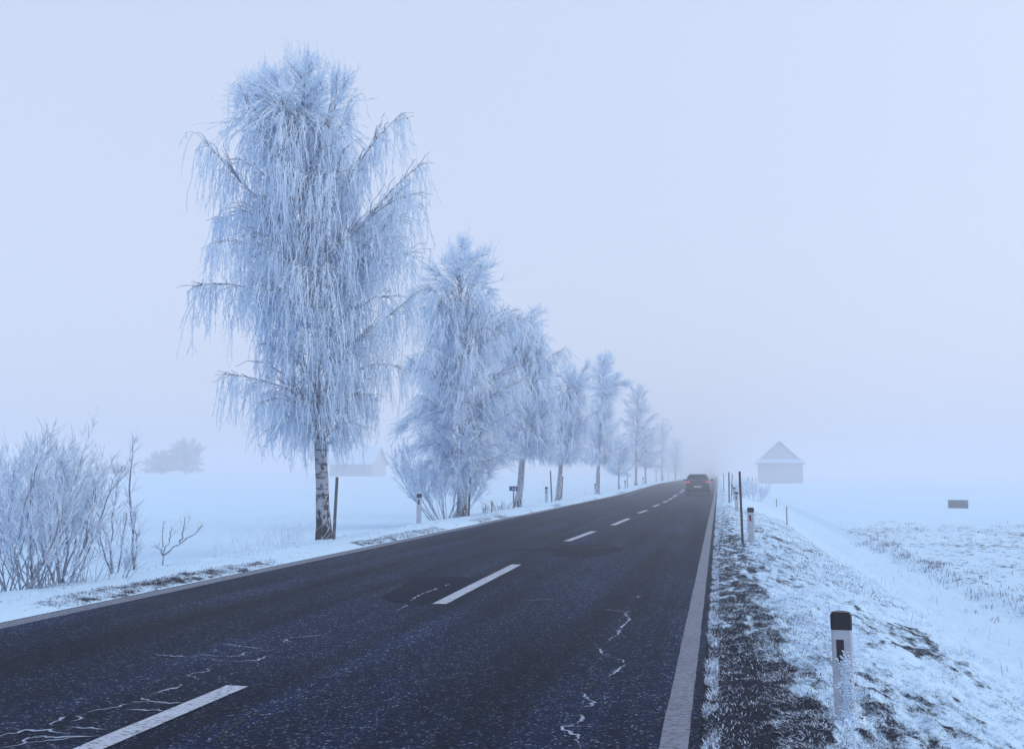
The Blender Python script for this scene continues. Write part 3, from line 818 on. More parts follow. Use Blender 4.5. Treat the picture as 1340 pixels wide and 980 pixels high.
birch(832, -8.7, [(831, 640), (831, 600), (833, 550), (834, 504)],
      [(505, 826, 842), (530, 818, 852), (560, 814, 858), (590, 816, 860), (612, 820, 856)],
      'tall birch fading into the fog, last one with a clear outline', rad=.13,
      n_limbs=75, n_str=2600, weep=((0, .5), (.6, .2), (1, -.8)), slen=(.5, 1.2), tw=4, r0=.016, seed=77, wide=1.42, group=TREES, lowest=.2)
birch(845, -8.7, [(845, 637), (844, 610), (846, 560)],
      [(560, 838, 858), (585, 834, 864), (610, 838, 862)],
      'short pale birch close behind the tall fading one', rad=.11,
      n_limbs=55, n_str=1700, weep=((0, .6), (1, -.4)), slen=(.5, 1.1), tw=4, r0=.018, seed=78, wide=1.42, group=TREES, lowest=.25)
for px, top, sd in ((866, 552, 81), (884, 574, 82)):
    birch(px, -9.2, [(px, 634), (px, 610), (px + 1, top + 6)],
          [(top, px - 8, px + 9), ((top + 612) / 2, px - 14, px + 14), (616, px - 11, px + 11)],
          'ghostly birch dissolving in the fog, ' + ('nearer and taller of the last two' if sd == 81 else 'farthest of the row'), rad=.14,
          n_limbs=50, n_str=1300, weep=((0, .6), (1, -.6)), slen=(.6, 1.4), tw=3, r0=.020, seed=sd, group=TREES, lowest=.12)

# ------------------------------------------------------------------ shrubs and saplings
def shrub(name, base, H, stems, label, cat='shrub', spread=.5, lean=0.0, nb=9, nt=7, bl=(.25, .7), r=.011, rt=.0046, seed=1, group=None, foot=.3, dark=True, up=.85, tips=None):
    g = np.random.default_rng(seed)
    ang, fn = view_plane(base)
    root = tag(empty(name, base, ang), label, cat, group)
    St = []
    if tips is None:
        for i in range(stems):
            az = g.uniform(0, 2 * math.pi); rr = g.random() ** .6
            b0 = np.array([math.cos(az) * foot * rr, math.sin(az) * foot * rr, -.05])
            h = H * g.uniform(.55, 1.0)
            tip = b0 + [math.cos(az) * spread * rr + lean * h, math.sin(az) * spread * rr, h]
            mid = (b0 + tip) / 2 + g.normal(0, .075 * h, 3) * [1, 1, .2] + [math.cos(az) * spread * .15, 0, 0]
            St.append(resample([b0, mid, tip], 10))
    else:
        for pl in tips: St.append(resample([(x, g.normal(0, .03), z) for x, z in pl], 10))
    St = np.array(St); St[:, 1:] += g.normal(0, .012, (len(St), 9, 3))
    A = Acc()
    sl = np.linalg.norm(np.diff(St, axis=1), axis=-1).sum(1)
    A.add(St, (r * g.uniform(.6, 1.2, len(St)))[:, None] * np.linspace(1, .35, 10)[None] + .002, 0, 5)
    A.build('stems', [M['stem']], root)
    C = Acc()
    Bs = []
    for P, le in zip(St, sl):
        t = g.uniform(.18, 1, nb) ** .8
        p, d = at_t(P, t)
        o = norm(g.normal(0, 1, (nb, 3)) * [1, 1, .25])
        dr = norm(d * up + o * .55 + [0, 0, .15])
        bl_ = g.uniform(*bl, nb) * (1.15 - .5 * t)
        s_ = np.linspace(0, 1, 5)[None, :, None]
        q = p[:, None] + dr[:, None] * s_ * bl_[:, None, None] + np.array([0, 0, 1.]) * (s_ ** 2) * bl_[:, None, None] * .12
        q[:, 1:] += g.normal(0, .010, (nb, 4, 3))
        Bs.append(q)
    Bs = np.concatenate(Bs)
    C.add(Bs, np.full(len(Bs), rt * 1.15)[:, None] * np.linspace(1, .6, 5)[None], 0, 4)
    ii = np.repeat(np.arange(len(Bs)), nt); t = g.uniform(.15, 1, len(ii))
    s_ = np.clip(t, 0, .999) * 4; a = s_.astype(int); f = (s_ - a)[:, None]
    q = Bs[ii, a] * (1 - f) + Bs[ii, a + 1] * f; d = norm(Bs[ii, a + 1] - Bs[ii, a])
    dr = norm(d * .8 + norm(g.normal(0, 1, (len(ii), 3))) * .6 + [0, 0, .2])
    le = (g.uniform(.05, .22, len(ii)) * min(1.2, H / 1.6))[:, None]
    C.add(np.stack([q, q + dr * le * .5, q + dr * le], 1), np.full(len(ii), rt)[:, None] * np.array([1, .95, .6])[None], 0, 3)
    C.build('twigs', [M['frost_dim']], root)
    return root
def gp(px, X): return at_x(px, X)
SH = 'leafless frosted shrubs on the left verge'
shrub('shrub', gp(2, -8.75), 1.95, 20, 'big frosted leafless shrub at the left edge of the picture', spread=.75, seed=1, nb=13, nt=9, group=SH, foot=.45, r=.008, bl=(.3, .85))
shrub('shrub', gp(46, -8.6), 1.95, 14, 'tall frosted leafless shrub, second from the left edge', spread=.6, seed=2, nb=13, nt=9, group=SH, foot=.35, r=.0085, bl=(.3, .8))
shrub('shrub', gp(92, -8.5), 1.7, 10, 'upright frosted shrub right of the two densest ones', spread=.55, seed=3, nb=12, nt=8, group=SH, foot=.18, r=.014, lean=.06)
shrub('shrub', gp(70, -8.3), 1.0, 16, 'low tangle of frosted stems at the foot of the tall shrubs', spread=.6, seed=4, nb=7, nt=5, group=SH, foot=.2, r=.007, bl=(.15, .4))
b0 = gp(149, -8.6); a0, f0 = view_plane(b0)
J = lambda f_, L: [[(x, z) for x, z in (f_(*p) for p in pl)] for pl in L]
shrub('sapling', b0, 1.5, 3, 'thin forked sapling leaning left beside the straight slim one', 'sapling', tips=J(f0, [[(149, 768), (145, 700), (120, 660), (112, 640)], [(148, 768), (146, 690), (150, 640), (160, 610)], [(150, 768), (135, 715), (128, 690)], [(151, 768), (160, 720), (166, 670)]]), nb=9, nt=7, seed=5, r=.014, bl=(.15, .45))
b0 = gp(176, -8.5); a0, f0 = view_plane(b0)
shrub('sapling', b0, 2.0, 2, 'straight slim frosted sapling with a single tall tip', 'sapling', tips=J(f0, [[(176, 760), (173, 700), (170, 640), (174, 580)], [(177, 760), (178, 710), (176, 670)], [(166, 762), (166, 735)]]), nb=16, nt=5, seed=6, r=.016, bl=(.1, .3))
b0 = gp(216, -8.45); a0, f0 = view_plane(b0)
shrub('sapling', b0, .9, 2, 'small bare sapling with one branch reaching out to the right', 'sapling', tips=J(f0, [[(216, 752), (214, 728), (213, 700), (215, 682)], [(215, 726), (230, 714), (250, 702), (267, 688)], [(236, 711), (240, 695), (242, 678)], [(215, 725), (206, 715), (201, 712)], [(214, 722), (222, 705), (224, 690)]]), nb=7, nt=3, seed=7, r=.012, rt=.0042, bl=(.06, .22))
b0 = gp(585, -9.0)
shrub('shrub', b0, 2.4, 34, 'round frosted leafless shrub under the dense birch behind a marker post', spread=1.35, seed=8, nb=15, nt=10, group=SH, foot=.6, r=.010, rt=.0062, bl=(.35, .9))
shrub('shrub', at_y(985, 74), 1.25, 26, 'pale frosted thicket on the right verge below the fog barn', spread=.7, seed=9, nb=10, nt=8, foot=.7, r=.007, rt=.008, bl=(.3, .7))
shrub('shrub', at_y(973, 95), 1.4, 22, 'faint frosted thicket beyond the pale one on the right verge', spread=.7, seed=10, nb=10, nt=8, foot=.7, r=.008, rt=.010, bl=(.3, .7))

def tuft(base, n_, h, spread, label, mat, seed, cat='grass', group=None, rad=.004, name='grass_tuft', foot=.25):
    g = np.random.default_rng(seed)
    ang, fn = view_plane(base)
    b0 = np.stack([g.normal(0, foot, n_), g.normal(0, foot * .5, n_), np.full(n_, -.03)], -1)
    tip = b0 + np.stack([b0[:, 0] * .6 + g.normal(0, spread, n_), g.normal(0, spread, n_), h * g.uniform(.45, 1, n_)], -1)
    mid = (b0 + tip) / 2 + [0, 0, .06] + g.normal(0, .015, (n_, 3))
    A = Acc(); A.add(np.stack([b0, mid, tip], 1), np.full(n_, rad)[:, None] * np.array([1, .8, .4])[None], 0, 3)
    o = A.build(name, [mat], None); o.location = base; o.rotation_euler.z = ang
    return tag(o, label, cat, group)
TG = 'dry grass tufts on the left verge'
tuft(gp(380, -8.45), 85, .62, .09, 'largest dry frosted grass tuft left of the tall birch trunk', M['frost_dim'], 1, group=TG, foot=.28)
tuft(gp(336, -8.4), 45, .42, .07, 'middle dry frosted grass tuft between the largest one and the small twig', M['frost_dim'], 2, group=TG, foot=.2)
tuft(gp(287, -8.35), 10, .5, .12, 'sparse frosted twig fan on the bank right of the small sapling', M['frost_dim'], 3, group=TG, foot=.03)
tuft(gp(655, -8.45), 40, .45, .08, 'dark dry tuft at the foot of the blue sign', M['dry'], 4, group=TG, foot=.28, rad=.007)
tuft(gp(635, -8.3), 9, .42, .05, 'two dark dry stems left of the yellow stake', M['dry'], 5, group=TG, foot=.06, rad=.009)
tuft(gp(700, -8.9), 40, .5, .1, 'pale dry grass behind the verge near the fourth birch', M['frost_dim'], 6, group=TG, foot=.8, rad=.008)['kind'] = 'stuff'
tuft(gp(765, -8.8), 60, .55, .1, 'pale dry grass on the verge before the spire birch', M['frost_dim'], 7, group=TG, foot=1.3, rad=.01)['kind'] = 'stuff'
tuft(gp(120, -8.15), 40, .5, .1, 'short dry stems on the bank right of the tall shrubs', M['stem'], 8, group=TG, foot=.3, rad=.004)

# ------------------------------------------------------------------ marker posts
def marker_post(loc, label, h=.72, w=.145, refl='refl_dark', frost=False, lean=(0, 0), rz=0.0, group=None):
    root = tag(empty('marker_post', loc, rz), label, 'marker post', group)
    root.rotation_euler = (lean[0], lean[1], rz)
    # rounded triangular section, flat face to the traffic (-y)
    hw = w / 2; sec = [(-hw, -.030), (-hw + .012, -.042), (hw - .012, -.042), (hw, -.030), (hw - .002, -.008), (hw * .55, .045), (hw * .2, .062), (-hw * .2, .062), (-hw * .55, .045), (-hw + .002, -.008)]
    hb = h - .105
    MB().prism(sec, 'z', -.12, hb).build('body', M['white_plastic'], root, bevel=.004)
    cap = MB()
    s2 = [(x * 1.03, y * 1.05) for x, y in sec]
    cap.prism(s2, 'z', hb, h - .012)
    cap.prism([(x * .9, y * .85) for x, y in sec], 'z', h - .012, h)
    cap.build('cap', M['black_plastic'], root, bevel=.003)
    f = MB().box((-.012, -.0435, hb - .125), (.044, .007, .135)).build('reflector', M[refl], root, bevel=.002)
    MB().box((0, -.044, .02), (w * .5, .006, .02)).build('seam', M['white_plastic'], root)
    if frost:
        g = np.random.default_rng(5)
        V = []; Q_ = []
        n_ = 900
        zz_ = g.beta(1.1, 1.5, n_) * (hb - .12) ; xx = g.normal(.012, .020, n_) * (1.25 - .6 * zz_ / hb)
        xx = np.clip(xx, -.055, .058)
        r_ = g.uniform(.003, .0085, n_)
        for x, z, q in zip(xx, zz_, r_):
            k = len(V); y = -.043 - q * .3
            dx, dz = g.normal(0, .4, 2)
            V += [(x - q, y, z), (x + q, y, z), (x, y, z - q), (x, y, z + q), (x + dx * q, y - q * 1.6, z + dz * q)]
            Q_ += [(k, k + 2, k + 4), (k + 2, k + 1, k + 4), (k + 1, k + 3, k + 4), (k + 3, k, k + 4)]
        nb_ = 500                      # rime collar at the foot
        for _ in range(nb_):
            an = g.uniform(0, 6.28); k = len(V); z = abs(g.normal(0, .03)) - .02; rr = .075 + abs(g.normal(0, .02)) - z * .3
            x = math.cos(an) * rr; y = math.sin(an) * rr * .75; q = g.uniform(.004, .012)
            V += [(x - q, y, z), (x + q, y, z), (x, y - q, z), (x, y + q, z), (x + g.normal(0, q), y + g.normal(0, q), z + q * 2)]
            Q_ += [(k, k + 2, k + 4), (k + 2, k + 1, k + 4), (k + 1, k + 3, k + 4), (k + 3, k, k + 4)]
        o = link('frost_crust', mesh_np('frost_crust', V, Q_, smooth=False), M['frost'], root)
        o['kind'] = 'stuff'; o['label'] = 'rime crust clinging to the lower front of the post'
    return root
def gpos(x, y): return Vector((x, y, float(gz(x, y))))
MP = 'white marker posts with black tops'
marker_post(at_y(1095, 6.28), 'large near white marker post with black cap and rime crust on its front', h=.672, w=.122, frost=True, group=MP, lean=(0, R(-.6)), rz=R(-4))
marker_post(gpos(.68, 22), 'marker post with red reflector beside the tall red and black pole', h=.75, refl='refl_red', group=MP)
marker_post(gpos(.70, 40), 'third marker post on the right verge, beyond the red reflector one', h=.78, group=MP)
marker_post(gpos(.84, 55), 'fourth marker post on the right verge counting from the nearest', h=.75, group=MP)
marker_post(gpos(.95, 71), 'farthest small marker post on the right verge', h=.75, group=MP)
for px, X_, lab, h in ((549, -8.3, 'white marker post with dark reflector in front of the round frosted shrub', .84), (715, -8.3, 'white marker post left of a tall pole near the fourth birch', .75),
                       (779, -8.25, 'grey marker post at the foot of the spire birch', .72), (818, -8.25, 'marker post beside the pole behind the spire birch', .72),
                       (841.5, -8.3, 'marker post in front of the fading tall birch', .72), (868, -8.3, 'last faint marker post on the left verge', .72)):
    p = gp(px, X_); marker_post(p, lab, h=h, group=MP, rz=math.atan2(-p.x, p.y) * .6)

# ------------------------------------------------------------------ snow poles and stakes
def pole(loc, h, label, lean=(0, 0), r=.028, mat='pole', bands=False, group=None, name='snow_pole', cat='pole'):
    root = tag(empty(name, loc), label, cat, group); root.rotation_euler = (R(lean[0]), R(lean[1]), 0)
    MB().tube([(0, 0, -.15), (0, 0, h * .5), (.004, 0, h - .01), (.004, 0, h)], [r * 1.05, r, r * .95, r * .8], 10).build('shaft', M[mat], root, smooth=False)
    if bands:
        for k in range(2):
            z = h * (.36 + .36 * k)
            MB().tube([(.002, 0, z - h * .10), (.003, 0, z + h * .10)], r * 1.05, 10).build('red_band', M['pole_red'], root)
    else:
        MB().tube([(.004, 0, h - .001), (.004, 0, h + .018)], [r * .9, r * .5], 8).build('rime_tip', M['frost_dim'], root)
    return root
SP = 'slim snow poles along the road'
pole(gpos(.485, 21.6), 1.57, 'tall thin black and red banded pole on the right verge', (0, -1.2), .026, 'pole_black', True, SP)
pole(gpos(.52, 51), 1.58, 'tall grey pole on the right verge beyond the banded one', (0, .4), .04, group=SP)
pole(gpos(.64, 53), 1.5, 'slanting grey pole leaning on its taller neighbour at the right verge', (0, 3.5), .022, group=SP)
pole(gpos(.40, 78), 1.45, 'far grey pole at the right road edge near the car', (0, 0), .03, group=SP)
for px, X_, h, ln_, lab in ((438.5, -8.05, 1.32, (0, 1.9), 'thick grey wooden pole right of the tall birch trunk'), (613.5, -8.15, 1.30, (0, 2.2), 'dark pole beside the trunk of the dense bushy birch'),
                            (722, -8.15, 1.55, (0, -2.6), 'tall pole leaning left between marker post and fourth birch'), (734.5, -8.9, 1.35, (0, 3.6), 'pole leaning right just past the fourth birch trunk'),
                            (783.8, -8.1, 1.45, (0, 1), 'straight pole right of the spire birch trunk'), (821, -8.1, 1.6, (0, -1), 'thin pole behind the spire birch and its marker post'),
                            (858.5, -8.1, 1.6, (0, 0), 'thin faint pole past the fading tall birch')):
    pole(gp(px, X_), h, lab, ln_, .034 if px > 500 else .033, group=SP)
for px in (875, 883, 891):
    pole(gp(px, -8.1), 1.6, 'faint far pole on the left verge at the end of the road', (0, 0), .03, group='faint far poles on the left verge')
for px, Y_ in ((979.5, 100), (984.5, 105), (989, 112)):
    pole(at_y(px, Y_), 1.75, 'faint thin pole beside the fog barn', (0, 0), .035, group='faint poles beside the barn')
def stake(loc, h, label, mat, lean=0, w=.045):
    root = tag(empty('stake', loc), label, 'stake'); root.rotation_euler = (0, R(lean), 0)
    m_ = MB(); m_.prism([(-w / 2, -w / 2), (w / 2, -w / 2), (w / 2, w / 2), (-w / 2, w / 2)], 'z', -.15, h).build('shaft', M[mat], root, bevel=.004)
    MB().loft([[(-w / 2, -w / 2, h), (w / 2, -w / 2, h), (w / 2, w / 2, h), (-w / 2, w / 2, h)], [(-w / 5, -w / 5, h + .03), (w / 5, -w / 5, h + .03), (w / 5, w / 5, h + .03), (-w / 5, w / 5, h + .03)]]).build('tip', M['frost_dim'], root)
stake(gp(643.5, -8.2), .42, 'short yellow stake between the shrub and the blue sign', 'yellow', 1.5, .05)
stake(at_y(1028, 41), .74, 'thin brown wooden stake standing in the right ditch', 'wood', 0, .042)
stake(at_y(1015, 68), .55, 'farther thin wooden stake near the clods in the right ditch', 'wood', 0, .05)

# ------------------------------------------------------------------ blue kilometre sign
p = gp(672, -8.25)
root = tag(empty('road_sign', p, math.atan2(-p.x, p.y) * .35), 'small blue sign plate with white figures on a short post', 'sign')
MB().tube([(0, 0, -.15), (0, 0, .80)], .030, 10).build('post', M['metal'], root)
pl = MB().box((0, -.045, .83), (.35, .012, .19)).build('plate', M['blue'], root, bevel=.004)
for dx in (-.06, .06): MB().box((dx * .6, -.036, .80), (.02, .016, .05)).build('bracket', M['metal'], root)
MB().box((0, -.042, .933), (.34, .03, .014)).build('frost_cap', M['frost'], root)
cu = bpy.data.curves.new('figures', 'FONT'); cu.body = '1,6'; cu.size = .16; cu.align_x = 'CENTER'; cu.extrude = .001
tmp = bpy.data.objects.new('tmp_text', cu); COL.objects.link(tmp)
bpy.context.view_layer.update()
fm = bpy.data.meshes.new_from_object(tmp.evaluated_get(bpy.context.evaluated_depsgraph_get()))
bpy.data.objects.remove(tmp)
fm.transform(Matrix.Translation((.02, -.0535, .775)) @ Matrix.Rotation(math.pi / 2, 4, 'X'))
fm.materials.clear()
link('figures', fm, M['sign_white'], pl)

# ------------------------------------------------------------------ car
def car(loc):
    root = tag(empty('car', loc, 0), 'dark hatchback seen from behind driving away in the right lane', 'car')
    # y forward, rear bumper at y=0 ; full ring sections (half profile mirrored)
    def ring(y, prof):
        r_ = [(x, y + dy, z) for x, z, dy in prof]
        return r_ + [(-x, yy, z) for x, yy, z in reversed(r_)]
    def sect(y, w, zb, zs, zt):
        return ring(y, [(w * .80, zb, 0), (w * .96, zb + .07, 0), (w, zb + .26, 0), (w * .995, zs - .16, 0), (w * .955, zs - .03, 0), (w * .90, zt, 0), (w * .45, zt + .012, 0)])
    b_ = MB()
    b_.loft([sect(.02, .76, .34, .80, .82), sect(.10, .83, .27, .90, .92), sect(.35, .86, .22, .94, .95), sect(.9, .87, .20, .93, .93), sect(1.8, .875, .20, .92, .91), sect(2.9, .87, .20, .90, .89),
             sect(3.3, .865, .20, .86, .86), sect(3.85, .84, .22, .76, .77), sect(4.10, .76, .27, .64, .66), sect(4.18, .66, .32, .56, .58)])
    body = b_.build('body', M['car_paint'], root, smooth=True)
    def cab(y, w0, w1, z0, z1):
        return [(w0, y, z0), (w0 * .985, y, z0 + (z1 - z0) * .35), (w1 + .03, y, z1 - .09), (w1 - .07, y, z1 - .015), (0, y, z1 + .012), (-w1 + .07, y, z1 - .015), (-w1 - .03, y, z1 - .09), (-w0 * .985, y, z0 + (z1 - z0) * .35), (-w0, y, z0)]
    c_ = MB()
    c_.loft([cab(.09, .79, .70, .88, .96), cab(.22, .80, .66, .88, 1.28), cab(.38, .80, .62, .88, 1.43), cab(.9, .81, .62, .88, 1.465), cab(1.8, .81, .62, .88, 1.465), cab(2.25, .80, .61, .87, 1.42), cab(2.9, .78, .66, .86, 1.06), cab(3.12, .76, .68, .84, .90)])
    c_.build('cabin', M['car_paint'], root, smooth=True)
    # rear window: inclined panel just proud of the hatch
    def panel(pts, mat, name, thick=.012, par=root):
        P = [Vector(p) for p in pts]; nn = (P[1] - P[0]).cross(P[2] - P[0]).normalized() * thick
        m_ = MB(); m_.loft([[tuple(p - nn) for p in P], [tuple(p + nn) for p in P]])
        return m_.build(name, mat, par, bevel=.004)
    rw = panel([(-.62, .115, 1.02), (.62, .115, 1.02), (.54, .335, 1.385), (-.54, .335, 1.385)], M['glass'], 'rear_window')
    MB().tube([(.02, .10, 1.03), (.30, .15, 1.12)], .010, 6).build('wiper', M['trim'], rw)
    MB().loft([[(-.56, .22, 1.425), (.56, .22, 1.425), (.56, .25, 1.40), (-.56, .25, 1.40)], [(-.58, .50, 1.475), (.58, .50, 1.475), (.58, .50, 1.44), (-.58, .50, 1.44)]]).build('spoiler', M['car_paint'], root)
    panel([(-.58, 2.98, 1.03), (.58, 2.98, 1.03), (.53, 2.37, 1.385), (-.53, 2.37, 1.385)], M['glass'], 'windscreen', .014)
    for s in (-1, 1):
        for ya, yb, yc, yd in ((.48, 1.30, 1.28, .62), (1.40, 2.72, 2.22, 1.38)):
            panel([(s * .812, ya, .98), (s * .812, yb, .98), (s * .668, yc, 1.355), (s * .668, yd, 1.355)], M['glass'], 'side_window', .012)
        tl = MB().loft([[(s * .50, .045, .86), (s * .78, .075, .86), (s * .80, .09, 1.00), (s * .54, .06, 1.00)], [(s * .50, .20, .86), (s * .835, .24, .86), (s * .83, .24, 1.00), (s * .54, .20, 1.00)]]).build('tail_light', M['tail'], root, bevel=.008)
        MB().box((s * .66, .050, .885), (.16, .012, .035)).build('reverse_lens', M['plate'], tl)
        mr = MB().loft([[(s * .86, 2.45, .98), (s * 1.06, 2.45, .97), (s * 1.06, 2.45, 1.12), (s * .86, 2.45, 1.09)], [(s * .86, 2.58, .99), (s * 1.05, 2.56, .99), (s * 1.05, 2.56, 1.11), (s * .86, 2.58, 1.08)]]).build('wing_mirror', M['trim'], root, bevel=.012)
        MB().box((s * .965, 2.445, 1.035), (.13, .006, .09)).build('mirror_glass', M['glass'], mr)
        hl = MB().box((s * .66, 4.02, .64), (.24, .16, .13)).build('headlight', M['plate'], root, bevel=.03)
        for yw in (.72, 3.30):
            ty = MB()
            ty.loft([[(s * x_, yw + math.cos(a) * r_, .31 + math.sin(a) * r_) for a in [i * math.pi / 12 for i in range(24)]] for x_, r_ in ((.66, .27), (.67, .305), (.845, .31), (.865, .285), (.868, .20))])
            t_ = ty.build('wheel', M['tyre'], root, smooth=False)
            rm = MB(); rm.loft([[(s * x_, yw + math.cos(a) * r_, .31 + math.sin(a) * r_) for a in [i * math.pi / 8 for i in range(16)]] for x_, r_ in ((.872, .195), (.878, .18), (.872, .05))])
            rm.build('rim', M['rim'], t_)
    bp = MB().loft([[(-.74, -.01, .42), (.74, -.01, .42), (.74, .0, .62), (-.74, .0, .62)], [(-.83, .16, .36), (.83, .16, .36), (.83, .16, .66), (-.83, .16, .66)]]).build('bumper', M['car_paint'], root, bevel=.02)
    MB().box((0, -.004, .40), (1.0, .03, .09)).build('bumper_lip', M['trim'], bp)
    MB().box((0, -.022, .60), (.52, .012, .115)).build('licence_plate', M['plate'], root, bevel=.003)
    em = MB().tube([(0, .055, .93), (0, .028, .93)], .055, 16).build('badge', M['chrome'], root)
    MB().tube([(0, .0285, .93), (0, .022, .93)], .042, 16).build('badge_field', M['trim'], em)
    MB().tube([(-.48, -.02, .30), (-.48, .25, .30)], .032, 10).build('exhaust', M['metal'], root)
    MB().box((0, .9, .24), (1.5, 1.4, .1)).build('underbody', M['trim'], root)
    return root
cx, cy = on_road(914.5, 646.6)
cy = 68.0; cx = -1.42
car((cx, cy, float(road_z(cx, cy)) + .008))

# ------------------------------------------------------------------ barns
def barn(loc, rz, w, d, he, hp, label, pent=True, lean_roof=.7):
    root = tag(empty('barn', loc, rz), label, 'barn')
    # gable faces -y ; boards as vertical cladding on all four sides
    wl = MB(); wl.box((0, d / 2, he / 2 - .4), (w - .1, d - .1, he + .8)).build('wall', M['barnwood'], root)
    nb_ = int(w / .55)
    bd = MB().box((0, 0, 0), (w / nb_ * .92, .04, he + .6)).build('board', M['barnwood'], root)
    bd.location = (-w / 2 + w / nb_ * .5, -.02, he / 2 - .3)
    for i in range(1, nb_):
        c_ = bd.copy(); COL.objects.link(c_); c_.parent = root; c_.location = (-w / 2 + w / nb_ * (i + .5), -.02 - .02 * (i % 2), he / 2 - .3)
    MB().prism([(-w / 2 + .05, he), (w / 2 - .05, he), (0, hp - .15)], 'y', .05, d - .05).build('gable', M['barnwood'], root)
    MB().box((w * .12, -.07, he * .36), (w * .30, .06, he * .72)).build('door', M['barnwood'], root)
    ov = .6
    for s in (-1, 1):
        sl = (hp - he) / (w / 2)
        a = (s * (w / 2 + ov), he - sl * ov); b_ = (0, hp)
        rf = MB().prism([a, b_, (0, hp + .12), (a[0], a[1] + .12)], 'y', -ov, d + ov).build('roof', M['barnwood'], root)
        MB().prism([(a[0], a[1] + .123), (0, hp + .123), (0, hp + .32), (a[0] - s * .0, a[1] + .27)], 'y', -ov - .02, d + ov + .02).build('roof_snow', M['roofsnow'], rf)
    if pent:
        pr = MB().prism([(-.95, he - .22), (.0, he + .30), (.0, he + .42), (-.95, he - .10)], 'x', -w / 2 - .25, w / 2 + .25).build('pent_roof', M['barnwood'], root)
        MB().prism([(-1.0, he - .095), (-.01, he + .425), (-.01, he + .75), (-1.05, he + .10), (-1.05, he - .2)], 'x', -w / 2 - .3, w / 2 + .3).build('pent_snow', M['roofsnow'], pr)
    return root
bp_ = at_y(1021, 225)
_s = 225 / 1250 * 1.0
barn(Vector((bp_.x, bp_.y, float(gz(bp_.x, bp_.y)))), -math.atan2(bp_.x, bp_.y), 55 * _s, 7.0, 25 * _s + .3, 51 * _s + .3, 'pointed wooden barn in the fog right of the road')
lp_ = at_y(496, 215)
_s = math.hypot(lp_.x, lp_.y) / 1250
lb_ = barn(Vector((lp_.x, lp_.y, CAM_H - 4 * _s)), math.atan2(-lp_.x, lp_.y) + R(60), 34 * _s, 64 * _s, 19 * _s, 38 * _s, 'long faint barn in the fog behind the tall birch trunk', pent=False)

# ------------------------------------------------------------------ far misty trees on the left field
def misty(px, Y_, zoff_px, H, Wd, label, seed, group, n_=7000):
    g = np.random.default_rng(seed)
    b0 = at_y(px, Y_); s_ = math.hypot(b0.x, b0.y) / 1250
    b0.z = float(gz(b0.x, b0.y))
    ang, fn = view_plane(b0)
    root = tag(empty('misty_tree', b0, ang), label, 'tree', group)
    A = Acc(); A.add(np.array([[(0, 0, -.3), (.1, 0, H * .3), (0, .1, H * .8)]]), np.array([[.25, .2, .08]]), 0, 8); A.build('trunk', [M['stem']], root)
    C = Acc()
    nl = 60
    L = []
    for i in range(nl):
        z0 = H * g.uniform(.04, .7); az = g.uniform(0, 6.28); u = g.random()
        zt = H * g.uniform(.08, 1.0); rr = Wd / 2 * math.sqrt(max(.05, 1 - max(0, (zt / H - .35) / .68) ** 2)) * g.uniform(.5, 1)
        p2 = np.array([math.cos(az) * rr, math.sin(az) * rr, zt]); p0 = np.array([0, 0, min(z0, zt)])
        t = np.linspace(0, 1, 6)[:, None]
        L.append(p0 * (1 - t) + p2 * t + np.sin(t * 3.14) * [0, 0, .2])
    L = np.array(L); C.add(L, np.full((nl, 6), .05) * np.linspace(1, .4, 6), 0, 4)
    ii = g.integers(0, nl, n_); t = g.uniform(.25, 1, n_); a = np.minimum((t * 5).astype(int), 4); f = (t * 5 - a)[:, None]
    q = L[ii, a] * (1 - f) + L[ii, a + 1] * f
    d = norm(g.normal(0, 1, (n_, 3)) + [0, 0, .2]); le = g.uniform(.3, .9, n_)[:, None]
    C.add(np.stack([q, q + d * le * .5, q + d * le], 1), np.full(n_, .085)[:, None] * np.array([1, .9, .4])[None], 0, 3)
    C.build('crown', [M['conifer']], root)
MT = 'misty trees far out on the left field'
misty(243, 235, 0, 10.0, 13, 'tallest misty tree clump far out on the left field', 1, MT)
misty(212, 235, 0, 6.3, 11.5, 'lower misty tree left of the tallest clump', 2, MT)
misty(146, 235, 0, 2.6, 10, 'low misty hedge bush behind the slim saplings', 3, MT, 3000)

# ------------------------------------------------------------------ grey box on the right field
p = at_y(1252, 66); p.z -= .06
root = tag(empty('field_box', p, R(-14)), 'small grey slatted box standing alone on the snowy field', 'box')
bw, bh, bd_ = 1.15, .50, .8
MB().box((0, 0, bh / 2 - .02), (bw - .08, bd_ - .08, bh - .05)).build('core', M['grey_box'], root)
for k in range(4):
    z = .02 + bh / 4 * (k + .5)
    for y in (-bd_ / 2, bd_ / 2): MB().box((0, y, z), (bw, .03, bh / 4 * .86)).build('slat', M['grey_box'], root)
MB().box((0, 0, bh + .03), (bw + .04, bd_ + .04, .05)).build('lid', M['grey_box'], root, bevel=.01)
for sx_ in (-1, 1):
    for sy_ in (-1, 1): MB().box((sx_ * (bw / 2 - .03), sy_ * (bd_ / 2 - .05), .2), (.06, .06, .62)).build('corner_post', M['grey_box'], root)

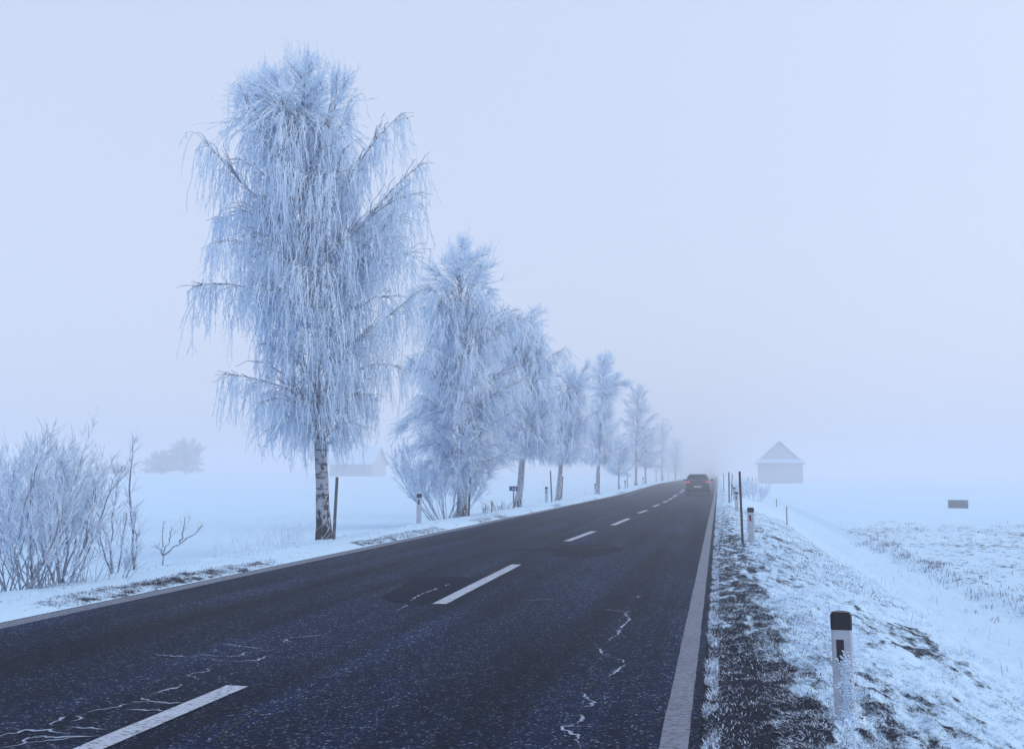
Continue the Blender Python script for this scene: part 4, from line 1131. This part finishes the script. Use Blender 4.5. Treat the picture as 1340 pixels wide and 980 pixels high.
# ------------------------------------------------------------------ frosted grass (uncountable)
def blades(name, pts, dirs, lens, width, mi, mats, label):
    """bent double-segment ribbons"""
    N = len(pts)
    side = norm(np.cross(dirs, np.array([0, 0, 1.])) + 1e-4) * width[:, None]
    p1 = pts + dirs * lens[:, None] * .55; p2 = pts + dirs * lens[:, None] * np.array([1, 1, .70])
    V = np.stack([pts - side, pts + side, p1 + side * .8, p1 - side * .8, p2 + side * .15, p2 - side * .15], 1).reshape(-1, 3)
    q = np.array([[0, 1, 2, 3], [3, 2, 4, 5]])
    Qf = (np.arange(N)[:, None, None] * 6 + q).reshape(-1, 4)
    me = mesh_np(name, V, Qf, np.repeat(mi, 2))
    for m_ in mats: me.materials.append(m_)
    o = bpy.data.objects.new(name, me); COL.objects.link(o)
    return tag(o, label, 'grass', kind='stuff')
g = np.random.default_rng(99)
# right verge
def scatter(n_, x0, x1, y0, y1, power=1.0):
    x = g.uniform(x0, x1, n_); u = g.random(n_) ** power
    return x, y0 + (y1 - y0) * u
P_, D_, L_, W_, I_ = [], [], [], [], []
def add(x, y, up, tilt, ln_, wd, dark_p, aim=None):
    n_ = len(x)
    z = gz(x, y) - .006
    az = g.uniform(0, 2 * np.pi, n_) if aim is None else aim + g.normal(0, .6, n_)
    d = norm(np.stack([np.cos(az) * tilt, np.sin(az) * tilt, np.full(n_, up)], -1) + g.normal(0, .25, (n_, 3)))
    d[:, 2] = np.abs(d[:, 2])
    P_.append(np.stack([x, y, z], -1)); D_.append(norm(d)); L_.append(g.uniform(ln_[0], ln_[1], n_)); W_.append(g.uniform(wd[0], wd[1], n_)); I_.append((g.random(n_) < dark_p).astype(int))
# dense near strip beside the asphalt, patchy
x, y = scatter(95000, XR + .01, 1.5, 3.2, 18, 1.4)
u_ = x - XR
pr_ = .24 + .50 * smooth01(.25, .95, u_) + .40 * smooth01(5, 11, y) + 1.1 * np.clip(fbm(x * 9 + 4, y * 8, 3) - .52, 0, 1) - .5 * smooth01(.8, 1.5, u_)
m_ = g.random(len(x)) < pr_ * .75
add(x[m_], y[m_], .7, .7, (.010, .042), (.0012, .0030), .08)
x, y = scatter(26000, XR + .0, XR + .10, 3.2, 30, 1.4)
m_ = fbm(x * 5, y * 2.5 + 7, 2) > .5
add(x[m_], y[m_], .7, .7, (.02, .06), (.0012, .0026), .05)
x, y = scatter(22000, XR + .02, 1.0, 3.2, 12, 1.4)
add(x, y, .6, .7, (.02, .05), (.0012, .0024), .75)
# combed frosted grass of the slope
x, y = scatter(110000, .3, 3.1, 3.8, 24, 1.5)
m_ = fbm(x * 2.2, y * 1.6 + 3, 3) > .40
add(x[m_], y[m_], .30, 1.0, (.03, .085), (.0014, .0028), .10, aim=R(-150))
x, y = scatter(16000, XR + .02, 2.8, 16, 45, 1.3)
add(x, y, .6, .7, (.03, .09), (.003, .006), .35)
blades('verge_grass', np.concatenate(P_), np.concatenate(D_), np.concatenate(L_), np.concatenate(W_), np.concatenate(I_), [M['blade'], M['blade_d']], 'frosted short grass covering the right verge and slope')
# tufts along the ditch and on the grassy part of the field
P_, D_, L_, W_, I_ = [], [], [], [], []
cx_ = np.concatenate([g.normal(4.75, .25, 170), g.uniform(4.8, 26, 520)]); cy_ = np.concatenate([g.uniform(12, 36, 170), 12 + 33 * g.random(520) ** .75])
k_ = fbm(cx_ * .5, cy_ * .3, 2) > np.concatenate([np.full(170, .35), np.full(520, .46)])
cx_, cy_ = cx_[k_], cy_[k_]
nb_ = 16
x = np.repeat(cx_, nb_) + g.normal(0, .10, len(cx_) * nb_); y = np.repeat(cy_, nb_) + g.normal(0, .10, len(cx_) * nb_)
add(x, y, .9, .5, (.04, .20), (.003, .006), .75)
x, y = scatter(5000, 4.6, 24, 13, 46, .8); add(x, y, .8, .6, (.03, .10), (.003, .006), .5)
x = g.uniform(2.2, 4.3, 260); y = g.uniform(7, 26, 260); add(x, y, .9, .5, (.06, .3), (.0015, .003), .7)
blades('field_grass', np.concatenate(P_), np.concatenate(D_), np.concatenate(L_), np.concatenate(W_), np.concatenate(I_), [M['frost_dim'], M['dry']], 'sparse dry grass tufts sticking out of the snow on the right field')
# left bank
P_, D_, L_, W_, I_ = [], [], [], [], []
x, y = scatter(30000, XL - .55, XL - .03, 6, 45, 1.2)
m_ = bare_zone(x, y) > .30
add(x[m_], y[m_], .5, .8, (.03, .08), (.0025, .005), .65)
x, y = scatter(9000, XL - 1.6, XL - .4, 6, 40, 1.2); m_ = fbm(x * 2, y, 2) > .5
add(x[m_], y[m_], .6, .7, (.02, .07), (.002, .004), .3)
blades('bank_grass', np.concatenate(P_), np.concatenate(D_), np.concatenate(L_), np.concatenate(W_), np.concatenate(I_), [M['blade'], M['dry']], 'flattened grass showing through the snow bank along the left road edge')
